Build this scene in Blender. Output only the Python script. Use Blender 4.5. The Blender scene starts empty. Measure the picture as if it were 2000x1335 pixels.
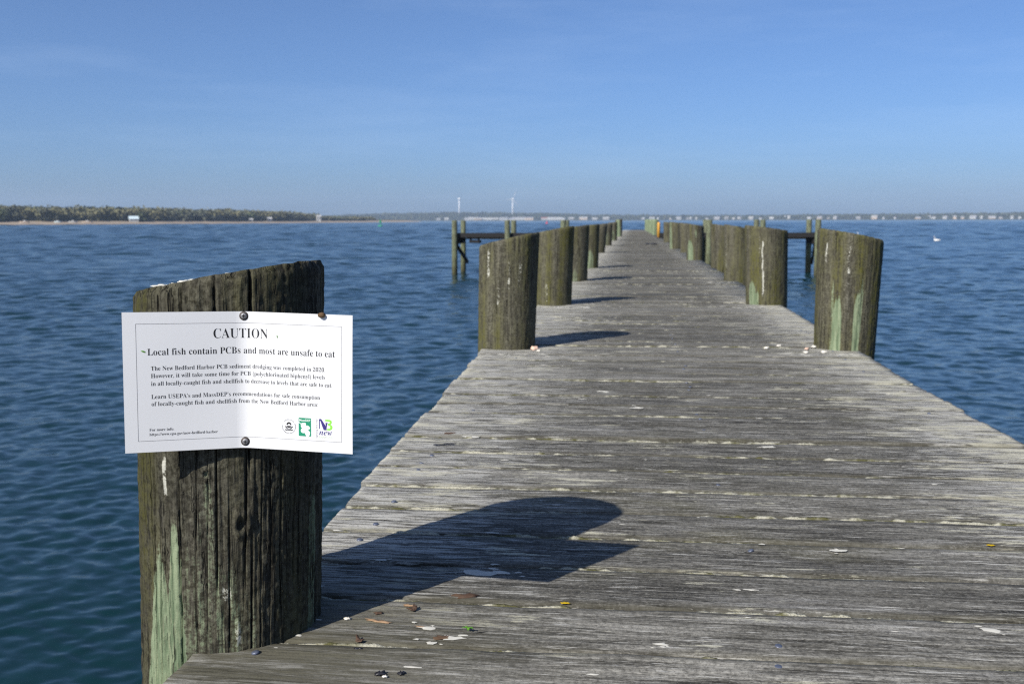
import bpy, bmesh, math, random
import numpy as np
from mathutils import Vector, Matrix

random.seed(11)
rng = np.random.default_rng(11)
SC = bpy.context.scene
COL = SC.collection
R = math.radians

# ------------------------------------------------------------------ camera
EYE = 0.70                                   # eye height over the deck (deck top is z = 0)
YAW, PITCH, ROLL = R(7.0323), R(6.9769), R(0.1432)
cam = bpy.data.cameras.new('camera')
cam.sensor_width = 36.0
cam.lens = 1944.0 / 2000.0 * 36.0
cam.clip_start = 0.05
cam.clip_end = 60000.0
cam.dof.use_dof = True
cam.dof.focus_distance = 1.60
cam.dof.aperture_fstop = 9.5
camo = bpy.data.objects.new('camera', cam)
COL.objects.link(camo)
_f = Vector((-math.sin(YAW) * math.cos(PITCH), math.cos(YAW) * math.cos(PITCH), -math.sin(PITCH)))
_r = Vector((math.cos(YAW), math.sin(YAW), 0))
_u = _r.cross(_f)
_r2 = _r * math.cos(ROLL) - _u * math.sin(ROLL)
_u2 = _r * math.sin(ROLL) + _u * math.cos(ROLL)
camo.matrix_world = Matrix(((_r2.x, _u2.x, -_f.x, 0), (_r2.y, _u2.y, -_f.y, 0), (_r2.z, _u2.z, -_f.z, EYE), (0, 0, 0, 1)))
SC.camera = camo

# ------------------------------------------------------------------ sun and sky
SUN_TO = Vector((0.80, 1.155, -1.0)).normalized()          # direction the light travels
SUN_EL = math.asin(-SUN_TO.z)
SUN_AZ = math.atan2(-SUN_TO.x, -SUN_TO.y)                  # clockwise from +Y
world = bpy.data.worlds.new('World')
SC.world = world
world.use_nodes = True
wt = world.node_tree
bg = wt.nodes['Background']
sky = wt.nodes.new('ShaderNodeTexSky')
sky.sky_type = 'NISHITA'
sky.sun_disc = False
sky.sun_elevation = SUN_EL
sky.sun_rotation = SUN_AZ % (2 * math.pi)
sky.altitude = 0
sky.air_density = 0.7
sky.dust_density = 1.25
sky.ozone_density = 10.0
# thin high cirrus: a faint whitening of the sky in long streaks
tc = wt.nodes.new('ShaderNodeTexCoord')
mp = wt.nodes.new('ShaderNodeMapping')
mp.inputs['Scale'].default_value = (1.6, 1.6, 11.0)
mp.inputs['Rotation'].default_value = (0.05, 0.16, 0.0)
nz = wt.nodes.new('ShaderNodeTexNoise')
nz.inputs['Scale'].default_value = 2.2
nz.inputs['Detail'].default_value = 7.0
nz.inputs['Roughness'].default_value = 0.62
rp = wt.nodes.new('ShaderNodeMapRange')
rp.inputs['From Min'].default_value = 0.48
rp.inputs['From Max'].default_value = 0.80
rp.inputs['To Min'].default_value = 0.035
rp.inputs['To Max'].default_value = 0.13
mx = wt.nodes.new('ShaderNodeMix')
mx.data_type = 'RGBA'
mx.inputs[7].default_value = (6.5, 8.0, 10.0, 1)
wt.links.new(tc.outputs['Generated'], mp.inputs['Vector'])
wt.links.new(mp.outputs[0], nz.inputs['Vector'])
wt.links.new(nz.outputs['Fac'], rp.inputs['Value'])
wt.links.new(rp.outputs[0], mx.inputs[0])
wt.links.new(sky.outputs[0], mx.inputs[6])
wt.links.new(mx.outputs[2], bg.inputs['Color'])
bg.inputs['Strength'].default_value = 0.095

sun = bpy.data.lights.new('sun', 'SUN')
sun.energy = 5.0
sun.angle = R(0.53)
sun.color = (1.0, 0.94, 0.84)
suno = bpy.data.objects.new('sun', sun)
COL.objects.link(suno)
suno.rotation_euler = SUN_TO.to_track_quat('-Z', 'Y').to_euler()

SC.view_settings.view_transform = 'Standard'
SC.view_settings.look = 'None'
SC.view_settings.exposure = 0.42
SC.view_settings.gamma = 1.0
SC.view_settings.use_curve_mapping = False
SC.cycles.max_bounces = 6
SC.cycles.use_denoising = False
SC.cycles.filter_width = 1.25
SC.cycles.use_adaptive_sampling = False
SC.cycles.volume_bounces = 0

# ------------------------------------------------------------------ helpers
def tag(o, label=None, cat=None, group=None, kind=None):
    if label: o['label'] = label
    if cat: o['category'] = cat
    if group: o['group'] = group
    if kind: o['kind'] = kind
    return o

def link(name, me, mat=None, parent=None, loc=None):
    o = bpy.data.objects.new(name, me)
    COL.objects.link(o)
    if mat is not None and me is not None and not me.materials:
        me.materials.append(mat)
    if parent is not None: o.parent = parent
    if loc is not None: o.location = loc
    return o

def empty(name, loc=(0, 0, 0), rz=0.0):
    o = bpy.data.objects.new(name, None)
    o.empty_display_size = 0.1
    COL.objects.link(o)
    o.location = loc
    o.rotation_euler = (0, 0, rz)
    return o

def pymesh(name, v, f, smooth=False):
    me = bpy.data.meshes.new(name)
    me.from_pydata([tuple(map(float, p)) for p in v], [], f)
    if smooth:
        me.polygons.foreach_set('use_smooth', [True] * len(me.polygons))
    me.update()
    return me

def quadmesh(name, V, F, smooth=False):
    """fast mesh from numpy arrays of vertices and quads"""
    V = np.asarray(V, np.float32); F = np.asarray(F, np.int32)
    me = bpy.data.meshes.new(name)
    me.vertices.add(len(V)); me.vertices.foreach_set('co', V.ravel())
    n = len(F)
    me.loops.add(n * 4); me.loops.foreach_set('vertex_index', F.ravel())
    me.polygons.add(n)
    me.polygons.foreach_set('loop_start', np.arange(0, n * 4, 4, dtype=np.int32))
    me.polygons.foreach_set('loop_total', np.full(n, 4, np.int32))
    if smooth: me.polygons.foreach_set('use_smooth', np.ones(n, bool))
    me.update(calc_edges=True)
    me.validate()
    return me

def gridfaces(nu, nv, wrap=False):
    """rows nu x columns nv, row-major; wrap closes the columns"""
    i = np.arange(nu - 1)[:, None]
    j = np.arange(nv if wrap else nv - 1)[None, :]
    j2 = (j + 1) % nv
    a = i * nv + j; b = i * nv + j2; c = (i + 1) * nv + j2; d = (i + 1) * nv + j
    return np.stack([a, b, c, d], -1).reshape(-1, 4)

def fattr(me, name, vals):
    a = me.attributes.new(name, 'FLOAT', 'POINT')
    a.data.foreach_set('value', np.asarray(vals, np.float32).ravel())

def hash2(i, j, s):
    n = (i.astype(np.int64) * 374761393 + j.astype(np.int64) * 668265263 + s * 974634137) & 0x7fffffff
    n = ((n ^ (n >> 13)) * 1274126177) & 0x7fffffff
    return ((n ^ (n >> 16)) & 0xffff) / 65535.0

def vnoise(x, y, s=0, wrapx=None):
    x = np.asarray(x, float); y = np.asarray(y, float)
    x0 = np.floor(x); y0 = np.floor(y); fx = x - x0; fy = y - y0
    fx = fx * fx * (3 - 2 * fx); fy = fy * fy * (3 - 2 * fy)
    xa, xb = x0, x0 + 1
    if wrapx: xa = np.mod(xa, wrapx); xb = np.mod(xb, wrapx)
    a = hash2(xa, y0, s); b = hash2(xb, y0, s); c = hash2(xa, y0 + 1, s); d = hash2(xb, y0 + 1, s)
    return (a * (1 - fx) + b * fx) * (1 - fy) + (c * (1 - fx) + d * fx) * fy

def sstep(a, b, x):
    t = np.clip((np.asarray(x, float) - a) / (b - a), 0, 1)
    return t * t * (3 - 2 * t)

def add_box(bm, x0, x1, y0, y1, z0, z1, M=None):
    vs = [bm.verts.new(p) for p in ((x0, y0, z0), (x1, y0, z0), (x1, y1, z0), (x0, y1, z0), (x0, y0, z1), (x1, y0, z1), (x1, y1, z1), (x0, y1, z1))]
    for f in ((3, 2, 1, 0), (4, 5, 6, 7), (0, 1, 5, 4), (1, 2, 6, 5), (2, 3, 7, 6), (3, 0, 4, 7)):
        bm.faces.new([vs[i] for i in f])
    if M is not None:
        bmesh.ops.transform(bm, matrix=M, verts=vs)
    return vs

def bm_mesh(name, bm, bevel=0.0, smooth=False):
    if bevel:
        bmesh.ops.bevel(bm, geom=list(bm.edges), offset=bevel, segments=2, affect='EDGES', profile=0.6)
    me = bpy.data.meshes.new(name)
    bm.to_mesh(me); bm.free()
    if smooth: me.polygons.foreach_set('use_smooth', [True] * len(me.polygons))
    return me

def lathe(profile, n=16, cap=True):
    """(radius, z) profile turned round z"""
    v, f = [], []
    for r, z in profile:
        for k in range(n):
            a = 2 * math.pi * k / n
            v.append((r * math.cos(a), r * math.sin(a), z))
    for i in range(len(profile) - 1):
        for k in range(n):
            k2 = (k + 1) % n
            f.append((i * n + k, i * n + k2, (i + 1) * n + k2, (i + 1) * n + k))
    if cap:
        f.append(tuple(range(n - 1, -1, -1)))
        f.append(tuple(range((len(profile) - 1) * n, len(profile) * n)))
    return v, f

# ---- node helpers
class NT:
    def __init__(s, name):
        s.m = bpy.data.materials.new(name); s.m.use_nodes = True
        s.t = s.m.node_tree; s.bsdf = s.t.nodes['Principled BSDF']
    def n(s, typ, **kw):
        k = s.t.nodes.new(typ)
        for a, b in kw.items(): setattr(k, a, b)
        return k
    def l(s, a, b): s.t.links.new(a, b)
    def put(s, sock, val):
        if hasattr(val, 'is_output'): s.l(val, sock)
        else: sock.default_value = val
    def math(s, op, a, b=0.0, c=None, clamp=False):
        k = s.n('ShaderNodeMath', operation=op, use_clamp=clamp)
        s.put(k.inputs[0], a); s.put(k.inputs[1], b)
        if c is not None: s.put(k.inputs[2], c)
        return k.outputs[0]
    def ramp(s, v, a, b, lo=0.0, hi=1.0):
        k = s.n('ShaderNodeMapRange', interpolation_type='SMOOTHSTEP')
        s.put(k.inputs['Value'], v)
        k.inputs['From Min'].default_value = a; k.inputs['From Max'].default_value = b
        k.inputs['To Min'].default_value = lo; k.inputs['To Max'].default_value = hi
        return k.outputs[0]
    def mix(s, fac, a, b):
        k = s.n('ShaderNodeMix', data_type='RGBA')
        s.put(k.inputs[0], fac)
        s.put(k.inputs[6], a if hasattr(a, 'is_output') else (*a, 1)); s.put(k.inputs[7], b if hasattr(b, 'is_output') else (*b, 1))
        return k.outputs[2]
    def scale(s, col, f):
        k = s.n('ShaderNodeMix', data_type='RGBA', blend_type='MULTIPLY')
        k.inputs[0].default_value = 1.0
        s.put(k.inputs[6], col)
        g = s.n('ShaderNodeCombineColor'); 
        for i in range(3): s.put(g.inputs[i], f)
        s.l(g.outputs[0], k.inputs[7])
        return k.outputs[2]
    def vec(s, v, sc, off=None):
        k = s.n('ShaderNodeMapping'); s.l(v, k.inputs['Vector']); k.inputs['Scale'].default_value = sc
        if off is not None: s.put(k.inputs['Location'], off)
        return k.outputs[0]
    def noise(s, v, sc=1.0, det=4.0, rough=0.55, dist=0.0):
        k = s.n('ShaderNodeTexNoise'); s.l(v, k.inputs['Vector'])
        k.inputs['Scale'].default_value = sc; k.inputs['Detail'].default_value = det
        k.inputs['Roughness'].default_value = rough; k.inputs['Distortion'].default_value = dist
        return k.outputs['Fac']
    def attr(s, name):
        k = s.n('ShaderNodeAttribute', attribute_name=name); return k.outputs['Fac']
    def bump(s, h, strength, dist, prev=None):
        k = s.n('ShaderNodeBump'); s.l(h, k.inputs['Height'])
        k.inputs['Strength'].default_value = strength; k.inputs['Distance'].default_value = dist
        if prev is not None: s.l(prev, k.inputs['Normal'])
        return k.outputs[0]
    def done(s, col=None, rough=None, normal=None, spec=None):
        if col is not None: s.put(s.bsdf.inputs['Base Color'], col if hasattr(col, 'is_output') else (*col, 1))
        if rough is not None: s.put(s.bsdf.inputs['Roughness'], rough)
        if normal is not None: s.l(normal, s.bsdf.inputs['Normal'])
        if spec is not None: s.bsdf.inputs['Specular IOR Level'].default_value = spec
        return s.m

def plain(name, col, rough=0.7, var=0.25, sc=8.0, spec=0.3, metal=0.0):
    t = NT(name)
    P = t.n('ShaderNodeTexCoord').outputs['Object']
    n = t.noise(P, sc, 5.0)
    c = t.mix(n, [x * (1 - var) for x in col], [min(1, x * (1 + var)) for x in col])
    t.bsdf.inputs['Metallic'].default_value = metal
    return t.done(c, rough, None, spec)

# ------------------------------------------------------------------ materials
WAVE_FINE, WAVE_MID, WAVE_BIG = 0.22, 0.22, 0.07
STEEP = 0.033
def mat_deck():
    t = NT('weathered_plank')
    P = t.n('ShaderNodeNewGeometry').outputs['Position']
    rnd = t.n('ShaderNodeObjectInfo').outputs['Random']
    cx = t.n('ShaderNodeCombineXYZ'); t.l(t.math('MULTIPLY', rnd, 61.0), cx.inputs[0])
    ad = t.n('ShaderNodeVectorMath', operation='ADD'); t.l(P, ad.inputs[0]); t.l(cx.outputs[0], ad.inputs[1])
    Q = ad.outputs[0]
    xyz = t.n('ShaderNodeSeparateXYZ'); t.l(P, xyz.inputs[0]); X = xyz.outputs[0]
    coarse = t.noise(t.vec(Q, (2.2, 34, 34)), 1.0, 6.0, 0.65, 0.25)
    mid = t.noise(t.vec(Q, (7.0, 120, 60)), 1.0, 4.0, 0.6)
    fine = t.noise(t.vec(Q, (22.0, 420, 120)), 1.0, 3.0, 0.6)
    speck = t.noise(P, 260.0, 2.0, 0.6)
    patch = t.noise(t.vec(Q, (2.4, 7.0, 7.0)), 1.0, 5.0, 0.6)
    g = t.math('ADD', t.math('MULTIPLY', coarse, 0.42), t.math('ADD', t.math('MULTIPLY', mid, 0.30), t.math('MULTIPLY', fine, 0.28)))
    c = t.mix(t.ramp(g, 0.40, 0.60), (0.033, 0.031, 0.025), (0.232, 0.224, 0.198))
    c = t.scale(c, t.ramp(rnd, 0.0, 1.0, 0.68, 1.22))
    c = t.mix(t.ramp(patch, 0.52, 0.66, 0, 0.6), c, (0.052, 0.049, 0.039))
    silver = t.noise(t.vec(Q, (1.5, 6.5, 6.5)), 1.0, 6.0, 0.66, 0.3)
    c = t.mix(t.ramp(silver, 0.54, 0.66, 0, 0.45), c, (0.270, 0.264, 0.248))
    grit = t.noise(P, 95.0, 6.0, 0.78)
    c = t.scale(c, t.ramp(grit, 0.34, 0.66, 0.55, 1.40))
    # olive film of algae
    alg = t.noise(t.vec(Q, (1.6, 4.0, 4.0)), 1.0, 4.0, 0.6)
    c = t.mix(t.ramp(alg, 0.56, 0.75, 0, 0.45), c, (0.088, 0.082, 0.038))
    # distance from the trodden middle
    off = t.math('ABSOLUTE', t.math('SUBTRACT', X, 0.26))
    side = t.ramp(off, 0.28, 0.92)
    # raised bleached fibres
    fl = t.noise(t.vec(Q, (9.0, 130, 90)), 1.0, 5.0, 0.7)
    th = t.math('SUBTRACT', fl, t.math('MULTIPLY', side, -0.125))
    c = t.mix(t.ramp(th, 0.57, 0.65, 0, 0.9), c, (0.42, 0.415, 0.385))
    # crust of droppings and pale lichen along the edges
    dr = t.math('ADD', t.math('MULTIPLY', t.noise(t.vec(P, (3.0, 8.0, 9.0)), 1.0, 7.0, 0.72, 0.3), 0.5), t.math('MULTIPLY', t.noise(t.vec(Q, (3.6, 46.0, 20.0)), 1.0, 6.0, 0.72), 0.5))
    dr = t.math('ADD', t.math('MULTIPLY', t.math('SUBTRACT', dr, 0.5), 2.7), 0.5)
    sideR = t.ramp(X, 0.50, 1.25)
    sideL = t.ramp(X, -0.05, -0.85)
    dm = t.math('ADD', dr, t.math('ADD', t.math('MULTIPLY', sideR, 0.20), t.math('MULTIPLY', sideL, 0.13)))
    c = t.mix(t.math('MULTIPLY', t.ramp(dm, 0.69, 0.76, 0, 0.92), t.ramp(speck, 0.30, 0.55, 0.55, 1.0)), c, (0.46, 0.445, 0.35))
    # splinter checks along the grain
    ck = t.noise(t.vec(Q, (1.3, 95, 60)), 1.0, 3.0, 0.6)
    ckd = t.math('ABSOLUTE', t.math('SUBTRACT', ck, 0.5))
    check = t.ramp(ckd, 0.0, 0.016, 1.0, 0.0)
    ckm = t.math('MULTIPLY', check, t.ramp(t.noise(t.vec(Q, (2.0, 11, 11)), 1.0, 2.0), 0.5, 0.62))
    c = t.mix(t.math('MULTIPLY', ckm, 0.85), c, (0.022, 0.020, 0.017))
    c = t.mix(t.ramp(speck, 0.56, 0.68, 0, 0.6), c, (0.05, 0.047, 0.040))
    sp2 = t.noise(t.vec(P, (120, 330, 200)), 1.0, 3.0, 0.7)
    c = t.mix(t.ramp(sp2, 0.57, 0.70, 0, 0.65), c, (0.34, 0.33, 0.30))
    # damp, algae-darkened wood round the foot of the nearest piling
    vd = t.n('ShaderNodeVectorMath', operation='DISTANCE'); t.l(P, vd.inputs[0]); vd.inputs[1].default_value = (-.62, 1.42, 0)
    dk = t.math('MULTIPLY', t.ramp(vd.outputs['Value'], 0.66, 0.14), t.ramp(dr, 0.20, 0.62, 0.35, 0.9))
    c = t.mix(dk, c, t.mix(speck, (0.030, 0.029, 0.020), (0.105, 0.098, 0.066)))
    e = t.attr('edge')
    c = t.mix(t.math('MULTIPLY', e, t.ramp(coarse, 0.35, 0.6, 0.2, 0.75)), c, (0.055, 0.052, 0.038))
    h = t.math('ADD', t.math('ADD', t.math('MULTIPLY', coarse, 0.5), t.math('MULTIPLY', mid, 0.35)), t.math('ADD', t.math('MULTIPLY', fine, 0.25), t.math('MULTIPLY', grit, 0.40)))
    h = t.math('SUBTRACT', h, t.math('MULTIPLY', ckm, 0.6))
    nb = t.bump(h, 0.75, 0.0045)
    return t.done(c, 0.88, nb, 0.18)

def mat_piling():
    t = NT('piling_timber')
    O = t.n('ShaderNodeTexCoord').outputs['Object']
    rnd = t.n('ShaderNodeObjectInfo').outputs['Random']
    cx = t.n('ShaderNodeCombineXYZ'); t.l(t.math('MULTIPLY', rnd, 33.0), cx.inputs[2])
    ad = t.n('ShaderNodeVectorMath', operation='ADD'); t.l(O, ad.inputs[0]); t.l(cx.outputs[0], ad.inputs[1])
    Q = ad.outputs[0]
    fib = t.noise(t.vec(Q, (70, 70, 3.2)), 1.0, 6.0, 0.66, 0.15)
    fine = t.noise(t.vec(Q, (230, 230, 14)), 1.0, 4.0, 0.6)
    lump = t.noise(Q, 26.0, 6.0, 0.7)
    speck = t.noise(Q, 300.0, 2.0, 0.6)
    crust = t.noise(Q, 120.0, 4.0, 0.75)
    c = t.mix(t.ramp(t.math('ADD', t.math('MULTIPLY', fib, 0.55), t.math('MULTIPLY', fine, 0.45)), 0.36, 0.66), (0.030, 0.028, 0.021), (0.140, 0.132, 0.106))
    c = t.mix(t.ramp(t.math('ADD', t.math('MULTIPLY', lump, 0.5), t.math('MULTIPLY', crust, 0.5)), 0.47, 0.64, 0, 0.7), c, (0.180, 0.175, 0.142))
    c = t.mix(t.ramp(crust, 0.53, 0.34, 0, 0.75), c, (0.024, 0.022, 0.016))
    # olive moss
    ms = t.math('MULTIPLY', t.attr('moss'), t.ramp(t.math('ADD', t.math('MULTIPLY', fib, 0.45), t.math('ADD', t.math('MULTIPLY', lump, 0.4), t.math('MULTIPLY', crust, 0.3))), 0.44, 0.70))
    c = t.mix(ms, c, t.mix(speck, (0.044, 0.044, 0.008), (0.125, 0.120, 0.030)))
    # bare pressure-treated wood, copper green
    gr = t.ramp(t.math('ADD', t.attr('green'), t.math('ADD', t.math('MULTIPLY', t.math('SUBTRACT', fib, 0.5), 1.5), t.math('MULTIPLY', t.math('SUBTRACT', crust, 0.5), 1.2))), 0.36, 0.74)
    gcol = t.mix(t.ramp(fib, 0.35, 0.68), (0.095, 0.135, 0.078), (0.235, 0.280, 0.178))
    gcol = t.mix(t.ramp(fine, 0.5, 0.75, 0, 0.5), gcol, (0.33, 0.33, 0.22))
    c = t.mix(gr, c, gcol)
    # white runs
    wh = t.ramp(t.math('ADD', t.attr('white'), t.math('ADD', t.math('MULTIPLY', t.math('SUBTRACT', lump, 0.5), 1.3), t.math('MULTIPLY', t.math('SUBTRACT', crust, 0.5), 1.2))), 0.45, 0.68)
    c = t.mix(t.math('MULTIPLY', wh, 0.85), c, (0.56, 0.56, 0.49))
    # hairline checks along the grain
    hk = t.noise(t.vec(Q, (46, 46, 0.9)), 1.0, 3.0, 0.6, 0.1)
    hl = t.math('MULTIPLY', t.ramp(t.math('ABSOLUTE', t.math('SUBTRACT', hk, 0.5)), 0.0, 0.017, 1.0, 0.0), t.ramp(t.noise(t.vec(Q, (11, 11, 3)), 1.0, 2.0), 0.42, 0.56))
    c = t.mix(t.math('MULTIPLY', hl, 0.85), c, (0.012, 0.011, 0.009))
    # open checks hold dirt
    c = t.mix(t.ramp(t.attr('crack'), 0.25, 0.8), c, (0.012, 0.011, 0.009))
    c = t.mix(t.ramp(speck, 0.62, 0.75, 0, 0.6), c, (0.035, 0.032, 0.022))
    c = t.scale(c, t.math('SUBTRACT', 1.0, t.attr('darken')))  # darkens the whole timber tone, weaker on green and white areas
    h = t.math('ADD', t.math('MULTIPLY', fib, 0.55), t.math('ADD', t.math('MULTIPLY', fine, 0.30), t.math('MULTIPLY', t.math('ADD', lump, t.math('MULTIPLY', speck, 0.4)), 0.30)))
    h = t.math('SUBTRACT', h, t.math('MULTIPLY', hl, 0.5))
    nb = t.bump(h, 0.85, 0.008)
    return t.done(c, 0.9, nb, 0.15)

def mat_water():
    """waves too small for the mesh: random facet slopes added to the surface normal, so they stay rough at any distance"""
    t = NT('harbour_water')
    geo = t.n('ShaderNodeNewGeometry')
    P = geo.outputs['Position']
    def slopes(rot, sc, det, rough, k, seed):
        m = t.n('ShaderNodeMapping'); t.l(P, m.inputs['Vector']); m.inputs['Rotation'].default_value = (0, 0, R(rot)); m.inputs['Scale'].default_value = sc; m.inputs['Location'].default_value = (seed, seed * 1.7, 0)
        n = t.n('ShaderNodeTexNoise'); t.l(m.outputs[0], n.inputs['Vector'])
        n.inputs['Scale'].default_value = 1.0; n.inputs['Detail'].default_value = det; n.inputs['Roughness'].default_value = rough; n.inputs['Distortion'].default_value = 0.35
        v = t.n('ShaderNodeVectorMath', operation='SUBTRACT'); t.l(n.outputs['Color'], v.inputs[0]); v.inputs[1].default_value = (.5, .5, .5)
        u = t.n('ShaderNodeVectorMath', operation='MULTIPLY'); t.l(v.outputs[0], u.inputs[0]); u.inputs[1].default_value = (k * .75, k * 1.25, 0)
        return u.outputs[0]
    def add(a, b):
        v = t.n('ShaderNodeVectorMath', operation='ADD'); t.l(a, v.inputs[0]); t.l(b, v.inputs[1]); return v.outputs[0]
    a = slopes(18, (5.0, 9.0, 1), 3.0, 0.55, WAVE_FINE, 3.0)
    b = slopes(-10, (1.2, 2.4, 1), 2.0, 0.5, WAVE_MID, 9.0)
    c = slopes(8, (0.07, 0.22, 1), 2.0, 0.5, WAVE_BIG, 17.0)
    g = t.noise(t.vec(P, (0.012, 0.045, 1)), 1.0, 3.0, 0.55)
    gm = t.ramp(g, 0.3, 0.7, 0.6, 1.35)
    sc = t.n('ShaderNodeVectorMath', operation='SCALE'); t.l(add(add(a, b), c), sc.inputs[0]); t.l(gm, sc.inputs['Scale'])
    nn = t.n('ShaderNodeVectorMath', operation='NORMALIZE'); t.l(add(geo.outputs['Normal'], sc.outputs[0]), nn.inputs[0])
    t.bsdf.inputs['IOR'].default_value = 1.333
    return t.done((0.004, 0.022, 0.027), 0.16, nn.outputs[0], 0.5)

def mat_lichen():
    t = NT('gap_lichen')
    P = t.n('ShaderNodeNewGeometry').outputs['Position']
    n = t.noise(P, 18.0, 4.0, 0.6); s = t.noise(P, 330.0, 2.0, 0.6)
    c = t.mix(t.ramp(n, 0.38, 0.57), (0.085, 0.082, 0.036), (0.35, 0.34, 0.275))
    c = t.mix(t.ramp(s, 0.5, 0.75, 0, 0.7), c, (0.06, 0.06, 0.035))
    return t.done(c, 0.95, t.bump(s, 0.7, 0.003), 0.1)

def mat_leaf(name, a, b, sc=0.05):
    t = NT(name)
    P = t.n('ShaderNodeNewGeometry').outputs['Position']
    n = t.noise(P, sc, 4.0, 0.6); m = t.noise(P, sc * 12, 2.0, 0.6)
    c = t.mix(t.ramp(t.math('ADD', t.math('MULTIPLY', n, 0.6), t.math('MULTIPLY', m, 0.4)), 0.36, 0.64), a, b)
    return t.done(c, 0.9, None, 0.1)

M = dict(
    deck=mat_deck(), pile=mat_piling(), water=mat_water(), lichen=mat_lichen(),
    dark_timber=plain('black_timber', (0.012, 0.012, 0.013), 0.8, 0.4, 30),  # near-black timber for the platform beams, brace and step
    joist=plain('joist_timber', (0.09, 0.08, 0.06), 0.85, 0.35, 12),
    pale_timber=plain('bleached_timber', (0.30, 0.26, 0.22), 0.85, 0.3, 9),
    sand=plain('beach_sand', (0.30, 0.245, 0.19), 0.95, 0.2, 0.05, 0.05),
    bank=plain('shore_ground', (0.075, 0.075, 0.045), 0.95, 0.3, 0.05, 0.05),
    far_ground=plain('far_ground', (0.060, 0.068, 0.045), 0.95, 0.3, 0.02, 0.05),
    wood_olive=mat_leaf('spring_foliage', (0.130, 0.130, 0.072), (0.175, 0.165, 0.092)),
    wood_green=mat_leaf('green_foliage', (0.095, 0.115, 0.062), (0.130, 0.148, 0.078)),
    wood_dark=mat_leaf('dark_foliage', (0.085, 0.095, 0.070), (0.120, 0.125, 0.088)),
    wood_far=mat_leaf('far_foliage', (0.045, 0.062, 0.035), (0.095, 0.098, 0.055), 0.02),
    trunk=plain('tree_bark', (0.07, 0.06, 0.05), 0.9, 0.3, 1.0),
    house_white=plain('white_clapboard', (0.45, 0.45, 0.44), 0.7, 0.04, 0.5),
    house_grey=plain('grey_shingle', (0.34, 0.33, 0.31), 0.8, 0.1, 0.5),
    house_tan=plain('tan_shingle', (0.50, 0.40, 0.31), 0.8, 0.1, 0.5),
    roof_grey=plain('grey_roof', (0.30, 0.30, 0.31), 0.8, 0.15, 0.5),
    roof_red=plain('red_roof', (0.34, 0.12, 0.09), 0.8, 0.15, 0.5),
    roof_blue=plain('pale_blue_roof', (0.55, 0.66, 0.70), 0.6, 0.05, 0.5),
    turbine=plain('turbine_white', (0.80, 0.80, 0.80), 0.45, 0.03, 0.2),
    buoy_green=plain('buoy_green', (0.015, 0.24, 0.11), 0.5, 0.15, 2.0),
    buoy_red=plain('buoy_red', (0.45, 0.03, 0.035), 0.5, 0.15, 2.0),
    white_paint=plain('white_float', (0.80, 0.80, 0.77), 0.5, 0.05, 4.0),
    feather=plain('white_feathers', (0.82, 0.81, 0.78), 0.8, 0.05, 6.0),
    bill=plain('orange_bill', (0.55, 0.20, 0.03), 0.5, 0.1, 8.0),
    black=plain('black_skin', (0.012, 0.012, 0.012), 0.5, 0.2, 8.0),
    orange=plain('orange_fibreglass', (0.56, 0.29, 0.05), 0.5, 0.12, 3.0),
    steel=plain('galvanised_steel', (0.10, 0.115, 0.16), 0.45, 0.45, 90.0, 0.5, 0.35),
    screw_grey=plain('dull_zinc', (0.20, 0.20, 0.21), 0.5, 0.4, 300.0, 0.5, 0.4),
    rust=plain('rusty_steel', (0.055, 0.045, 0.040), 0.6, 0.5, 160.0, 0.4, 0.4),
    rust_brown=plain('rusty_bolt', (0.115, 0.070, 0.035), 0.8, 0.5, 160.0, 0.3, 0.2),
    shell=plain('shell_white', (0.66, 0.63, 0.56), 0.6, 0.2, 60.0),
    shell_pink=plain('shell_pink', (0.60, 0.42, 0.33), 0.6, 0.2, 60.0),
    mussel=plain('mussel_shell', (0.018, 0.018, 0.022), 0.35, 0.5, 60.0, 0.5),
    leaf_brown=plain('dead_leaf', (0.070, 0.042, 0.028), 0.8, 0.35, 70.0),
    stain=plain('rust_stained_fibre', (0.095, 0.058, 0.034), 0.9, 0.4, 120.0),
    straw=plain('straw_splinter', (0.29, 0.19, 0.115), 0.85, 0.3, 80.0),
    dropping=plain('dried_dropping', (0.50, 0.49, 0.44), 0.9, 0.15, 90.0, 0.1),
    yellow=plain('yellow_lichen', (0.42, 0.29, 0.012), 0.9, 0.3, 200.0, 0.1),
    sprout=plain('sprout_green', (0.09, 0.24, 0.02), 0.6, 0.25, 60.0),
)

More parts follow.
